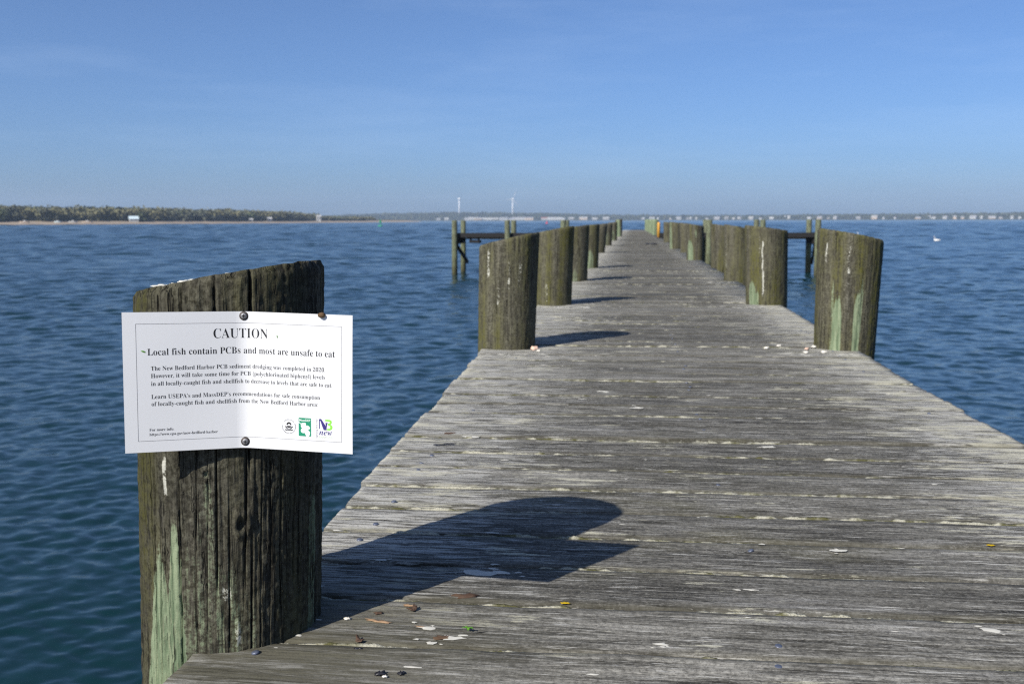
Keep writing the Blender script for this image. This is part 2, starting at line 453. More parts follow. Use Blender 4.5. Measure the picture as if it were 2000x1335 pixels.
# ------------------------------------------------------------------ water
SEA = -2.13
def build_water():
    """rings round the pier head, finer close by; at every distance the waves that the mesh can carry have the same steepness"""
    ang = np.concatenate([np.linspace(R(34), R(150), 590), np.linspace(R(150), R(394), 60)[1:-1]])
    r1 = np.exp(np.linspace(math.log(3.0), math.log(1300.0), 1300))
    r2 = np.exp(np.linspace(math.log(1300.0), math.log(5600.0), 24))[1:]
    rr = np.concatenate([r1, r2]); nr = len(rr); na = len(ang)
    Rm, Am = np.meshgrid(rr, ang, indexing='ij')
    X = Rm * np.cos(Am); Y = Rm * np.sin(Am); Z = np.zeros_like(X)
    cell = rr * 0.0046
    wid = ((ang > R(36)) & (ang < R(148))).astype(float)[None, :]
    far = (1 - sstep(850, 1280, rr))[:, None]
    rs = np.random.default_rng(5)
    NC = 165
    for k in range(NC):
        lam = 0.085 * (26.0 / 0.085) ** (k / (NC - 1.0)) * rs.uniform(0.95, 1.05)
        th = R(116) + rs.normal(0, 0.72)
        ratio = lam / cell
        wgt = sstep(2.6, 4.5, ratio) * (1 - 0.92 * sstep(6, 15, ratio)) * (1 - sstep(45, 90, ratio))
        rows_ = np.nonzero(wgt > 0.01)[0]
        if not len(rows_): continue
        a, b = rows_[0], rows_[-1] + 1
        amp = STEEP * rs.uniform(0.6, 1.3) * lam / (2 * math.pi)
        kx, ky = math.cos(th) * 2 * math.pi / lam, math.sin(th) * 2 * math.pi / lam
        ph = kx * X[a:b] + ky * Y[a:b] + rs.uniform(0, 6.28)
        Z[a:b] += amp * wgt[a:b, None] * (np.sin(ph) + 0.25 * np.cos(2 * ph))
    gust = (1 - .12 * sstep(25, 90, Rm)) * (.78 + 0.44 * vnoise(X * 0.11 + 40, Y * 0.07, 3))
    Z *= gust * wid * far
    V = np.stack([X, Y, Z + SEA], -1).reshape(-1, 3)
    F = gridfaces(nr, na, wrap=True)
    me = quadmesh('water', V, F[:, ::-1], True)
    o = link('water', me, M['water']); tag(o, 'blue wind-rippled harbour water', None, None, 'structure')
    disc = pymesh('water_inner', [(3.05 * math.cos(a), 3.05 * math.sin(a), SEA - .02) for a in np.linspace(0, 2 * math.pi, 40, False)], [tuple(range(40))])
    d = link('water', disc, M['water']); tag(d, 'blue harbour water under the pier', None, None, 'structure')
build_water()

# ------------------------------------------------------------------ far land
def land_strip(name, pts, mat, label):
    """pts: list of rows; each row is a list of (x, y, z) from the water inland"""
    nv = len(pts[0]); V = [p for row in pts for p in row]
    me = quadmesh(name, np.array(V), gridfaces(len(pts), nv)[:, ::-1], True)
    return tag(link(name, me, mat), label, None, None, 'structure')

# left shore: waterline points going away from us, (x, y) on the sea
LEFT = [(-560, 470), (-520, 600), (-462, 683), (-430, 717), (-392, 800), (-372, 934), (-372, 1080), (-380, 1204), (-382, 1330), (-376, 1480), (-352, 1640)]
def along(pts, t):
    t = max(0.0, min(t, len(pts) - 1.001)); i = int(t); f = t - i
    return (pts[i][0] * (1 - f) + pts[i + 1][0] * f, pts[i][1] * (1 - f) + pts[i + 1][1] * f)
def left_at(t, inland):
    a = along(LEFT, t - 0.05); b = along(LEFT, t + 0.05)
    dx, dy = b[0] - a[0], b[1] - a[1]; L = math.hypot(dx, dy) or 1
    nx, ny = -dy / L, dx / L
    p = along(LEFT, t)
    return p[0] + nx * inland, p[1] + ny * inland
rows_s, rows_b = [], []
for i in range(81):
    t = i / 80 * (len(LEFT) - 1)
    hz = 0.85 + 0.5 * (vnoise(np.array([t * 1.3]), np.array([0.5]), 8)[0])
    rows_s.append([(*left_at(t, d), z) for d, z in ((-4, SEA - 0.9), (0, SEA - 0.05), (7, SEA + hz), (20, SEA + 1.25 * hz + 0.5), (26, SEA + 1.8 * hz + 0.6))])
    rows_b.append([(*left_at(t, d), z) for d, z in ((21, SEA + 1.0), (27, SEA + 2.6 * hz), (60, SEA + 4.2), (160, SEA + 5.5), (420, SEA + 6.0), (430, SEA - 1.0))])
land_strip('beach', rows_s, M['sand'], 'narrow sandy beach along the left shore')
land_strip('shore_land', rows_b, M['bank'], 'low wooded land behind the left beach')

def leaf_quads(c, rad, n, size, gen, squash=1.0):
    """n random quads spread through an ellipsoid; returns verts, faces count"""
    d = gen.normal(size=(n, 3)); d /= np.linalg.norm(d, axis=1)[:, None]
    rr = gen.uniform(0.35, 1.0, n) ** 0.5
    lump = 1 + 0.22 * np.sin(d[:, 0] * 5 + c[0]) * np.cos(d[:, 1] * 4 + c[1]) + 0.15 * np.sin(d[:, 2] * 7 + c[0] * 0.7)
    p = np.array(c) + d * (rr * lump)[:, None] * np.array(rad)
    a = gen.normal(size=(n, 3)); a /= np.linalg.norm(a, axis=1)[:, None]
    b = np.cross(a, d + gen.normal(size=(n, 3)) * 0.6); b /= (np.linalg.norm(b, axis=1)[:, None] + 1e-6)
    s = size * gen.uniform(0.6, 1.3, n)[:, None]
    q = np.stack([p - a * s - b * s * squash, p + a * s - b * s * squash, p + a * s + b * s * squash, p - a * s + b * s * squash], 1)
    return q.reshape(-1, 3)

def quads_obj(name, blocks, mat, **kw):
    V = np.vstack(blocks); F = np.arange(len(V)).reshape(-1, 4)
    return link(name, quadmesh(name, V, F), mat, **kw)

def tree_mesh(kind, gen):
    """unit-height crown standing on z = 0"""
    if kind == 'conifer':
        bl = [leaf_quads((0, 0, 0.18 + 0.78 * k / 9), (0.25 * (1 - k / 10.5) + .03, 0.25 * (1 - k / 10.5) + .03, 0.085), 60, 0.04, gen) for k in range(10)]
    else:
        bl = [leaf_quads((gen.uniform(-.22, .22), gen.uniform(-.22, .22), gen.uniform(.34, .76)), (.24, .24, .2), 70, 0.045, gen) for _ in range(9)]
        bl += [leaf_quads((gen.uniform(-.12, .12), gen.uniform(-.12, .12), .86), (.18, .18, .13), 60, 0.04, gen)]
        bl += [leaf_quads((gen.uniform(-.28, .28), gen.uniform(-.28, .28), .16), (.22, .22, .14), 45, 0.045, gen) for _ in range(4)]
    V = np.vstack(bl); return quadmesh('crown', V, np.arange(len(V)).reshape(-1, 4))
tv, tf = lathe([(.022, -.06), (.016, .3), (.006, .8)], 6)
TRUNK = pymesh('trunk', tv, tf)

# bulk of the left wood: one mass
gen = np.random.default_rng(21)
blocks = {'olive': [], 'dark': [], 'green': []}
i = 0
for t in np.arange(0.0, 9.2, 0.019):
    for row in range(6):
        d = 33 + row * 12 + gen.uniform(-6, 6)
        x, y = left_at(t + gen.uniform(-.02, .02), d)
        h = (7.6 + 2.2 * vnoise(np.array([t * 5.0]), np.array([row * 0.6]), 4)[0]) * (1.0 + 0.05 * row)
        h *= 1.0 - 0.35 * float(sstep(6.6, 8.2, t))
        if t > 7.6: h *= 0.75
        h *= gen.uniform(0.78, 1.12)
        w = gen.uniform(3.0, 6.2)
        u = vnoise(np.array([t * 3.1]), np.array([row * 0.4 + 7]), 6)[0] + gen.uniform(-.12, .12)
        key = 'olive' if u > 0.40 else ('dark' if u > 0.22 else 'green')
        if t < 2.6 and gen.uniform() < 0.35: key = 'dark'
        n = 60
        blocks[key].append(leaf_quads((x, y, SEA + 3.4 + h * 0.62), (w, w, h * 0.40), n, 0.75, gen))
        blocks['dark' if gen.uniform() < .4 else key].append(leaf_quads((x, y, SEA + 3.4 + h * 0.22), (w * 0.9, w * 0.9, h * 0.26), 24, 0.95, gen))
for key, mt in (('olive', 'wood_olive'), ('dark', 'wood_dark'), ('green', 'wood_green')):
    tag(quads_obj('woodland', blocks[key], M[mt]), 'mass of spring trees behind the left beach', 'woodland', None, 'stuff')

# trees of the left shore one can tell apart
CROWN = {k: [tree_mesh('conifer' if k == 'conifer' else 'round', np.random.default_rng(s)) for s in (3, 4)] for k in ('conifer', 'round_dark', 'round_green', 'round_olive')}
CMAT = {'conifer': 'wood_dark', 'round_dark': 'wood_dark', 'round_green': 'wood_green', 'round_olive': 'wood_olive'}
for k in CROWN:
    for me in CROWN[k]: me.materials.append(M[CMAT[k]])
TRUNK.materials.append(M['trunk'])
def tree(kind, v, x, y, h, wid, label):
    t = empty('shore_tree', (x, y, SEA + 3.0), v * 1.7); t.scale = (wid, wid, h)
    tag(t, label, 'tree')
    o = bpy.data.objects.new('crown', CROWN[kind][v % 2]); COL.objects.link(o); o.parent = t
    o = bpy.data.objects.new('trunk', TRUNK); COL.objects.link(o); o.parent = t
_T = [('conifer', 7.02, 22, 8.6, 9, 'lone dark conifer standing above the low end of the left wood'),
      ('conifer', 6.35, 24, 7.2, 8, 'small pointed dark conifer left of the lone taller one'),
      ('round_green', 2.16, 24, 9.0, 10, 'bright green bushy tree near the left frame edge on the shore'),
      ('round_dark', 2.02, 28, 9.6, 11, 'dark round tree on the far left of the shore beside the white house'),
      ('round_dark', 2.36, 30, 12.0, 10, 'tall dark tree just right of the bright green tree on the shore'),
      ('round_dark', 2.78, 27, 11.5, 13, 'broad dark tree over the pale boats on the left beach'),
      ('round_green', 4.0, 25, 8.0, 11, 'green bush in the middle of the left wood beside the beach'),
      ('round_dark', 5.05, 26, 9.0, 13, 'dark clump right of the pale blue roofed house on the left shore'),
      ('round_olive', 5.9, 26, 8.0, 12, 'olive tree low over the beach behind the white shore hut')]
for n_, (kd, t_, d_, h_, w_, lb) in enumerate(_T):
    x, y = left_at(t_, d_); tree(kd, n_, x, y, h_, w_, lb)

# far shore across the harbour: a ridge of land with woods on it
def far_r(a):     # distance of the waterline for an azimuth (radians right of +Y)
    return 3600 - 300 * math.sin(a * 2.2 + 0.4)
rows = []
AZ = np.linspace(R(-46), R(44), 150)
def far_h(a):     # height of the ridge
    d = math.degrees(a)
    b = 9 + 15 * math.exp(-((d + 10) / 7.0) ** 2) + 5 * math.exp(-((d - 21) / 6.0) ** 2)
    return b + 4 * (vnoise(np.array([d * 0.9]), np.array([2.5]), 9)[0] - 0.5)
for a in AZ:
    r = far_r(a); h = far_h(a)
    rows.append([(math.sin(a) * (r + d), math.cos(a) * (r + d), SEA + z) for d, z in ((-10, -1), (0, 0.2), (25, 2.5), (110, 4.0), (420, h), (900, h * 0.9), (1500, h * 0.6), (1520, -3))])
land_strip('far_shore', rows, M['far_ground'], 'low land on the far side of the harbour')
bl = []
gen = np.random.default_rng(31)
for a in np.arange(R(-44), R(42), R(0.115)):
    for dist in (130, 230, 330, 430, 520):
        aa = a + gen.uniform(-R(.07), R(.07)); r = far_r(aa) + dist + gen.uniform(-40, 40)
        g = SEA + 4 + (far_h(aa) - 4) * min(1, max(0, (dist - 110) / 310))
        h = gen.uniform(8, 12.5) * (0.75 + 0.5 * vnoise(np.array([math.degrees(aa) * 2.2]), np.array([dist * .01]), 12)[0]); w = gen.uniform(7, 12)
        if dist == 130 and gen.uniform() < 0.45: continue
        bl.append(leaf_quads((math.sin(aa) * r, math.cos(aa) * r, g + h * .45), (w, w, h * .5), 26, 2.3, gen))
tag(quads_obj('far_woods', bl, M['wood_far']), 'wooded skyline on the far side of the harbour', 'woodland', None, 'stuff')

# houses and sheds on the shores
def house(name, x, y, z, w, d, h, rz, wall, roof, label, cat='house', group=None, roof_h=None, chimney=False):
    t = empty(name, (x, y, z), rz); tag(t, label, cat, group)
    rh = roof_h if roof_h else w * 0.28
    v = [(-w/2, -d/2, -1), (w/2, -d/2, -1), (w/2, d/2, -1), (-w/2, d/2, -1), (-w/2, -d/2, h), (w/2, -d/2, h), (w/2, d/2, h), (-w/2, d/2, h), (-w/2, 0, h + rh), (w/2, 0, h + rh)]
    f = [(0, 1, 5, 4), (2, 3, 7, 6), (1, 2, 6, 9, 5), (3, 0, 4, 8, 7)]
    link('wall', pymesh('wall', v, f), M[wall], t)
    e = 0.5; dz = rh * e / (d / 2)
    rv = [(-w/2-e, -d/2-e, h-dz), (w/2+e, -d/2-e, h-dz), (w/2+e, 0, h+rh+.05), (-w/2-e, 0, h+rh+.05), (w/2+e, d/2+e, h-dz), (-w/2-e, d/2+e, h-dz)]
    rv += [(a, b, c + 0.3) for a, b, c in rv]
    rf = [(6, 7, 8, 9), (9, 8, 10, 11), (3, 2, 1, 0), (5, 4, 2, 3), (0, 1, 7, 6), (4, 5, 11, 10), (1, 2, 8, 7), (2, 4, 10, 8), (3, 0, 6, 9), (5, 3, 9, 11)]
    ro = link('roof', pymesh('roof', rv, rf), M[roof], t)
    if chimney:
        bm = bmesh.new(); add_box(bm, w*.2, w*.2+.9, -.45, .45, h, h + rh + 1.3)
        link('chimney', bm_mesh('chimney', bm), M['roof_red'], ro)
    # a row of windows on the side that faces the pier
    for k in range(max(2, int(w // 4))):
        bm = bmesh.new(); xx = -w/2 + (k + .5) * w / max(2, int(w // 4))
        add_box(bm, xx - .5, xx + .5, -d/2 - .06, -d/2 - .003, h * .35, h * .75)
        link('window', bm_mesh('window', bm), M['black'], t)
    return t

def far_xy(deg, inland):
    a = R(deg); r = far_r(a) + inland
    return math.sin(a) * r, math.cos(a) * r
ORD = ['first', 'second', 'third', 'fourth', 'fifth', 'sixth', 'seventh', 'eighth', 'ninth', 'tenth', 'eleventh', 'twelfth', 'thirteenth', 'fourteenth', 'fifteenth', 'sixteenth', 'seventeenth', 'eighteenth', 'nineteenth', 'twentieth',
       'twenty-first', 'twenty-second', 'twenty-third', 'twenty-fourth', 'twenty-fifth', 'twenty-sixth', 'twenty-seventh', 'twenty-eighth', 'twenty-ninth', 'thirtieth', 'thirty-first', 'thirty-second', 'thirty-third', 'thirty-fourth', 'thirty-fifth', 'thirty-sixth', 'thirty-seventh', 'thirty-eighth', 'thirty-ninth', 'fortieth']
def az_of(px):   # azimuth in degrees for a column of the 2000 px wide photograph, at the horizon
    return math.degrees(math.atan((px - 1000) / 1958.0)) - 7.03
gen = random.Random(8)
RH = [1259, 1274, 1287, 1310, 1322, 1340, 1352, 1365, 1382, 1396, 1416, 1436, 1449, 1466, 1484, 1508, 1541, 1576, 1605, 1614, 1629, 1664, 1681, 1706, 1724, 1748, 1796, 1812, 1826, 1848, 1862, 1880, 1897, 1914, 1936, 1952, 1974, 1990]
for k, px in enumerate(RH):
    px += gen.uniform(-5, 5); x, y = far_xy(az_of(px), gen.choice([20, 40, 60, 120]) + gen.uniform(-10, 10))
    w = 6 + 14 * gen.random() ** 2.2; h = gen.uniform(2.6, 6.8)
    wl = 'house_white' if gen.random() < .5 else gen.choice(['house_grey', 'house_tan'])
    desc = {'house_white': 'white', 'house_grey': 'grey', 'house_tan': 'tan'}[wl]
    house('shore_house', x, y, SEA + 3.2, w, w * gen.uniform(.6, .9), h, -R(az_of(px)) + gen.uniform(-.5, .5), wl, gen.choice(['roof_grey', 'roof_grey', 'roof_grey', 'house_grey']) if wl != 'house_white' or gen.random() < .6 else 'house_white',
          'tiny %s house on the far shore, %s counted rightwards from the end of the pier' % (desc, ORD[k]), 'house', 'houses on the far shore right of the pier', chimney=gen.random() < .4)
LW = [(857, 12, 'white'), (873, 16, 'grey'), (912, 14, 'white'), (923, 26, 'white'), (934, 24, 'tan'), (951, 42, 'white'), (968, 22, 'grey'), (984, 30, 'white'), (1000, 22, 'white'), (1014, 52, 'white'), (1034, 30, 'tan'), (1066, 30, 'white'), (1083, 46, 'white'), (1098, 20, 'white'), (1116, 18, 'grey'), (1140, 28, 'tan'), (1162, 18, 'grey'), (1184, 22, 'grey')]
for k, (px, w, cl) in enumerate(LW):
    x, y = far_xy(az_of(px), gen.uniform(12, 70))
    house('harbour_shed', x, y, SEA + 3.0, w, 12, gen.uniform(4.5, 7.5), -R(az_of(px)) + gen.uniform(-.2, .2), 'house_' + cl, 'roof_red' if k == 11 else ('house_white' if gen.random() < .6 else 'roof_grey'),
          'long %s building on the far waterfront, %s rightwards among those left of the pier end' % ({'white': 'white', 'grey': 'grey', 'tan': 'tan'}[cl], ORD[k]), 'building', 'waterfront buildings left of the pier end', roof_h=2.6)
# left shore buildings
for px_t, inl, w, d, h, wl, ro, lb, ct in (
        (2.0, 22, 7, 6, 5.5, 'house_white', 'roof_grey', 'white house at the left edge of the picture on the near shore', 'house'),
        (3.86, 24, 7.2, 6, 2.2, 'house_white', 'roof_blue', 'low house with a pale blue roof behind the left beach', 'house'),
        (5.42, 22, 3.0, 3, 1.6, 'house_white', 'house_white', 'small pale hut on the beach left of the white hut', 'hut'),
        (5.78, 22, 4.2, 3, 2.6, 'house_white', 'house_white', 'small bright white hut on the left beach', 'hut'),
        (7.12, 14, 5.0, 5, 5.5, 'house_white', 'house_white', 'upright white house near the tip of the left shore', 'house')):
    x, y = left_at(px_t, inl)
    house('shore_house' if ct == 'house' else 'beach_hut', x, y, SEA + 2.4, w, d, h, math.atan2(-x, y) + .15, wl, ro, lb, ct, 'buildings on the left shore')
def boat_mesh(L, B, H):
    v, f = [], []; n = 9
    for i in range(n):
        s = i / (n - 1); x = (s - .5) * L
        b = B / 2 * math.sin(math.pi * (0.18 + 0.82 * (1 - s))) ** .6 if s < 1 else 0.02
        v += [(x, -b, H), (x, -b * .7, H * .3), (x, 0, 0), (x, b * .7, H * .3), (x, b, H), (x, 0, H * .8)]
    for i in range(n - 1):
        for j in range(5): f.append((i*6+j, i*6+j+1, i*6+6+j+1, i*6+6+j))
        f.append((i*6+5, i*6, i*6+6, i*6+11))
    f.append((5, 4, 3, 2, 1, 0))
    return pymesh('hull', v, f)
for t_, inl, L, mt, lb in ((2.42, 12, 7, 'house_tan', 'tan boat pulled up on the far left of the beach'), (2.95, 16, 5, 'roof_blue', 'pale blue boat on the beach left of two pale hulls'), (3.16, 14, 6, 'house_white', 'pale hull drawn up on the beach, left of a pair'), (3.30, 14, 8, 'house_tan', 'long pinkish hull drawn up on the beach, right of a pair')):
    x, y = left_at(t_, inl)
    o = tag(empty('beached_boat', (x, y, SEA + 1.2), .4), lb, 'boat', 'boats drawn up on the left beach')
    link('hull', boat_mesh(L, 2.3, 1.5), M[mt], o)
    bm = bmesh.new(); add_box(bm, -L*.15, L*.15, -.7, .7, 1.25, 2.2); link('cabin', bm_mesh('cabin', bm, .12), M['house_white'], o)

# wind turbines behind the far shore
def turbine(x, y, zb, hub, blade, rot, face, label):
    t = empty('wind_turbine', (x, y, zb), face); tag(t, label, 'wind turbine', 'wind turbines behind the far shore')
    v, f = lathe([(2.6, 0), (2.2, hub * .5), (1.5, hub - 1)], 14); link('tower', pymesh('tower', v, f, True), M['turbine'], t)
    bm = bmesh.new(); add_box(bm, -1.8, 1.8, -3.5, 6.5, hub - 1.6, hub + 2.0); link('nacelle', bm_mesh('nacelle', bm, .7), M['turbine'], t)
    v, f = lathe([(1.6, 0), (1.5, 1.2), (.9, 2.2), (.1, 2.7)], 12)
    hb = link('hub', pymesh('hub', [(a, -3.5 - c, hub + b) for a, b, c in v], f), M['turbine'], t)
    for k in range(3):
        a = rot + k * 2 * math.pi / 3
        pts, fc = [], []
        for i in range(8):
            s = i / 7; r = 1 + s * blade; c = (2.3 if s < .15 else 3.3 * (1 - s) ** .8 + .35); th = .9 * (1 - s) + .12
            for dx, dy in ((-c * .35, 0), (0, -th / 2), (c * .65, 0), (0, th / 2)): pts.append((dx, dy - 4.6, r))
        for i in range(7):
            for j in range(4): fc.append((i*4+j, i*4+(j+1) % 4, i*4+4+(j+1) % 4, i*4+4+j))
        fc += [(3, 2, 1, 0), (28, 29, 30, 31)]
        ca, sa = math.cos(a), math.sin(a)
        link('blade', pymesh('blade', [(x_ * ca + z_ * sa, y_, hub - x_ * sa + z_ * ca) for x_, y_, z_ in pts], fc), M['turbine'], t)
    return t
turbine(-700, 3960, 15, 71, 30, R(8), R(90) - .18, 'left wind turbine with its blades edge-on, above the far trees')
turbine(-481, 3930, 15, 68, 38, R(21), R(38), 'right wind turbine with one blade raised to upper right')

# ------------------------------------------------------------------ floating things
def buoy(x, y, s, mat, label, tower=True):
    t = empty('channel_buoy', (x, y, SEA), .4); tag(t, label, 'buoy')
    v, f = lathe([(.75*s, -.3*s), (.95*s, 0), (.95*s, .45*s), (.6*s, .6*s)], 18); link('float', pymesh('float', v, f, True), M[mat], t)
    if tower:
        bm = bmesh.new()
        for sx, sy in ((-1, -1), (1, -1), (1, 1), (-1, 1)):
            vs = add_box(bm, -.05*s, .05*s, -.05*s, .05*s, .5*s, 2.2*s)
            for w in vs:
                k = .45 if w.co.z < s else .2
                w.co.x += sx * k * s; w.co.y += sy * k * s
        link('lattice', bm_mesh('lattice', bm), M[mat], t)
        v, f = lathe([(.34*s, 1.5*s), (.34*s, 2.4*s)], 12); link('daymark', pymesh('daymark', v, f), M[mat], t)
        v, f = lathe([(.12*s, 2.4*s), (.14*s, 2.7*s), (.05*s, 2.85*s)], 10); link('lantern', pymesh('lantern', v, f), M[mat], t)
    else:
        v, f = lathe([(.6*s, .6*s), (.12*s, 1.9*s)], 14); link('cone', pymesh('cone', v, f), M[mat], t)
buoy(-110.4, 427, 1.15, 'buoy_green', 'green lattice channel buoy out on the water left of the side platform')
buoy(-60.6, 689, 1.1, 'buoy_red', 'small red cone buoy far out above the left pilings', False)
v, f = lathe([(.02, -.2), (.13, -.15), (.19, 0), (.19, .12), (.12, .22), (.03, .27)], 16)
mb = empty('mooring_buoy', (-9.56, 99.0, SEA)); tag(mb, 'small white mooring ball on the water between the first two left pilings', 'buoy')
link('float', pymesh('float', v, f, True), M['white_paint'], mb)
v, f = lathe([(.03, .26), (.03, .36), (.05, .38)], 8); link('eye', pymesh('eye', v, f), M['rust'], mb)

def swan(x, y, rz, s, label):
    t = empty('swan', (x, y, SEA), rz); tag(t, label, 'swan', 'white swans on the water')
    t.scale = (s, s, s)
    # centre line from tail to head: (x, z, half width, half height)
    st = [(-.62, .20, .02, .02), (-.52, .17, .08, .05), (-.38, .14, .17, .12), (-.18, .13, .22, .19), (.05, .13, .22, .20), (.24, .13, .17, .17), (.34, .17, .10, .12),
          (.40, .26, .055, .06), (.41, .38, .042, .042), (.37, .50, .038, .038), (.34, .62, .036, .036), (.37, .71, .038, .038), (.44, .74, .050, .046), (.51, .73, .040, .036), (.55, .71, .015, .015)]
    n = 14; V, F = [], []
    for i, (cx, cz, a, b) in enumerate(st):
        p, q = st[max(0, i - 1)], st[min(len(st) - 1, i + 1)]
        tx, tz = q[0] - p[0], q[1] - p[1]; L = math.hypot(tx, tz); ux, uz = -tz / L, tx / L
        for k in range(n):
            an = 2 * math.pi * k / n
            V.append((cx + ux * b * math.sin(an), a * math.cos(an), cz + uz * b * math.sin(an)))
    for i in range(len(st) - 1):
        for k in range(n): F.append((i*n+k, i*n+(k+1) % n, (i+1)*n+(k+1) % n, (i+1)*n+k))
    F += [tuple(range(n - 1, -1, -1)), tuple(range((len(st)-1)*n, len(st)*n))]
    link('body', pymesh('body', V, F, True), M['feather'], t)
    for sy in (-1, 1):
        wv = []
        for i in range(7):
            q = i / 6; xx = .22 - .85 * q
            wv += [(xx, sy * (.17 + .07 * math.sin(q * 3.1)), .10 + .05 * q), (xx, sy * (.20 + .06 * math.sin(q * 3.1)), .22 + .05 * q), (xx - .03, sy * (.08 + .07 * math.sin(q * 3.1)), .34 - .05 * q)]
        link('wing', pymesh('wing', wv, [(i*3+j, i*3+j+1, i*3+4+j, i*3+3+j) for i in range(6) for j in range(2)], True), M['feather'], t)
    v, f = lathe([(.026, 0), (.02, .05), (.006, .11)], 8); link('bill', pymesh('bill', [(.54 + c, b, .715 - .35 * c + a * .7) for a, b, c in v], f), M['bill'], t)
swan(38.3, 133.8, R(208), .80, 'white swan floating alone on the water right of the pier')
swan(36.4, 169.0, R(160), .85, 'white swan half hidden behind the top of the nearest right piling')

# ------------------------------------------------------------------ pier
SKEW = 0.026                                   # the boards lie a little askew
def interp(tab, y):
    for (a, p), (b, q) in zip(tab, tab[1:]):
        if y <= b: return p + (q - p) * max(0.0, (y - a) / (b - a))
    return tab[-1][1]
EDGE_L = [(-4, -.70), (1.37, -.703), (2.3, -.716), (3.3, -.742), (4.2, -.775), (5.2, -.815), (8.0, -.795), (12, -.78), (40, -.80), (80, -.80)]
EDGE_R = [(-4, 1.21), (3.2, 1.207), (5.1, 1.195), (8.1, 1.205), (12, 1.16), (18, 1.13), (30, 1.08), (45, .98), (80, .96)]
# front edges of the nearest boards, read at the middle of the deck
NEAR = [1.157, 1.352, 1.556, 1.757, 1.952, 2.160, 2.352, 2.557, 2.757]
ys = []
y = NEAR[0]
while y > -3.0: y -= 0.2017; ys.insert(0, y)
ys += NEAR
while ys[-1] < 69.4: ys.append(ys[-1] + random.gauss(0.2012, 0.004))
pier = tag(empty('pier', (0.2, 0, 0)), 'long narrow pier of weathered grey boards running out into the harbour', 'pier')

def plank_mesh(x0, x1, w, nx, ny, seed, relief):
    """board centred on y = 0, top at z = 0, 65 mm thick, rounded worn arrises and slightly cupped"""
    g = np.random.default_rng(seed)
    xs = np.linspace(x0, x1, nx)
    prof = [(-.5, -.065), (-.5, -.014), (-.494, -.004), (-.47, 0.0)]
    prof += [(-.47 + .94 * k / (ny - 1), 0.0) for k in range(1, ny - 1)] + [(.47, 0.0), (.494, -.004), (.5, -.014), (.5, -.065)]
    pr = np.array(prof); m = len(pr)
    X = np.repeat(xs[:, None], m, 1); Yn = np.repeat(pr[None, :, 0], nx, 0); Z = np.repeat(pr[None, :, 1], nx, 0)
    edge = sstep(.36, .5, np.abs(Yn))
    wob = (vnoise(X * 5.0, np.sign(Yn) * 9 + 20, seed) - .5) * .006 + (vnoise(X * 23, np.sign(Yn) * 5 + 40, seed + 1) - .5) * .004
    Y = Yn * w + wob * np.sign(Yn) * edge * relief
    top = Z > -.02
    cup = (np.abs(Yn) * 2) ** 2 * g.uniform(-.002, .003)
    Z = Z + top * (cup + (vnoise(X * 2.0, Yn * 2 + 7, seed + 2) - .5) * .004 * relief)
    if relief > 0.5:
        Z = Z + top * ((vnoise(X * 6, Yn * 26 + 90, seed + 3) - .5) * .0016 + (vnoise(X * 9, Yn * 60 + 50, seed + 4) - .5) * .0014 - edge * .003 * vnoise(X * 14, Yn * 3 + 3, seed + 6))
    # ends are ragged
    jl = (vnoise(Yn * 9 + 3, Yn * 0 + 1, seed + 5) - .5) * .005; jr = (vnoise(Yn * 9 + 31, Yn * 0 + 2, seed + 5) - .5) * .005
    X[0] += jl[0]; X[-1] += jr[0]
    V = np.stack([X, Y, Z], -1).reshape(-1, 3)
    F = gridfaces(nx, m).tolist()
    Fl = [tuple(reversed(q)) for q in F]
    Fl += [tuple(range(m)), tuple(reversed(range((nx - 1) * m, nx * m)))]
    for i in range(nx - 1): Fl.append((i * m, (i + 1) * m, (i + 1) * m + m - 1, i * m + m - 1))
    me = bpy.data.meshes.new('plank')
    me.from_pydata(V.tolist(), [], Fl)
    fattr(me, 'edge', edge)
    me.update()
    bm = bmesh.new(); bm.from_mesh(me); bmesh.ops.recalc_face_normals(bm, faces=bm.faces); bm.to_mesh(me); bm.free()
    me.polygons.foreach_set('use_smooth', [True] * len(me.polygons))
    return me

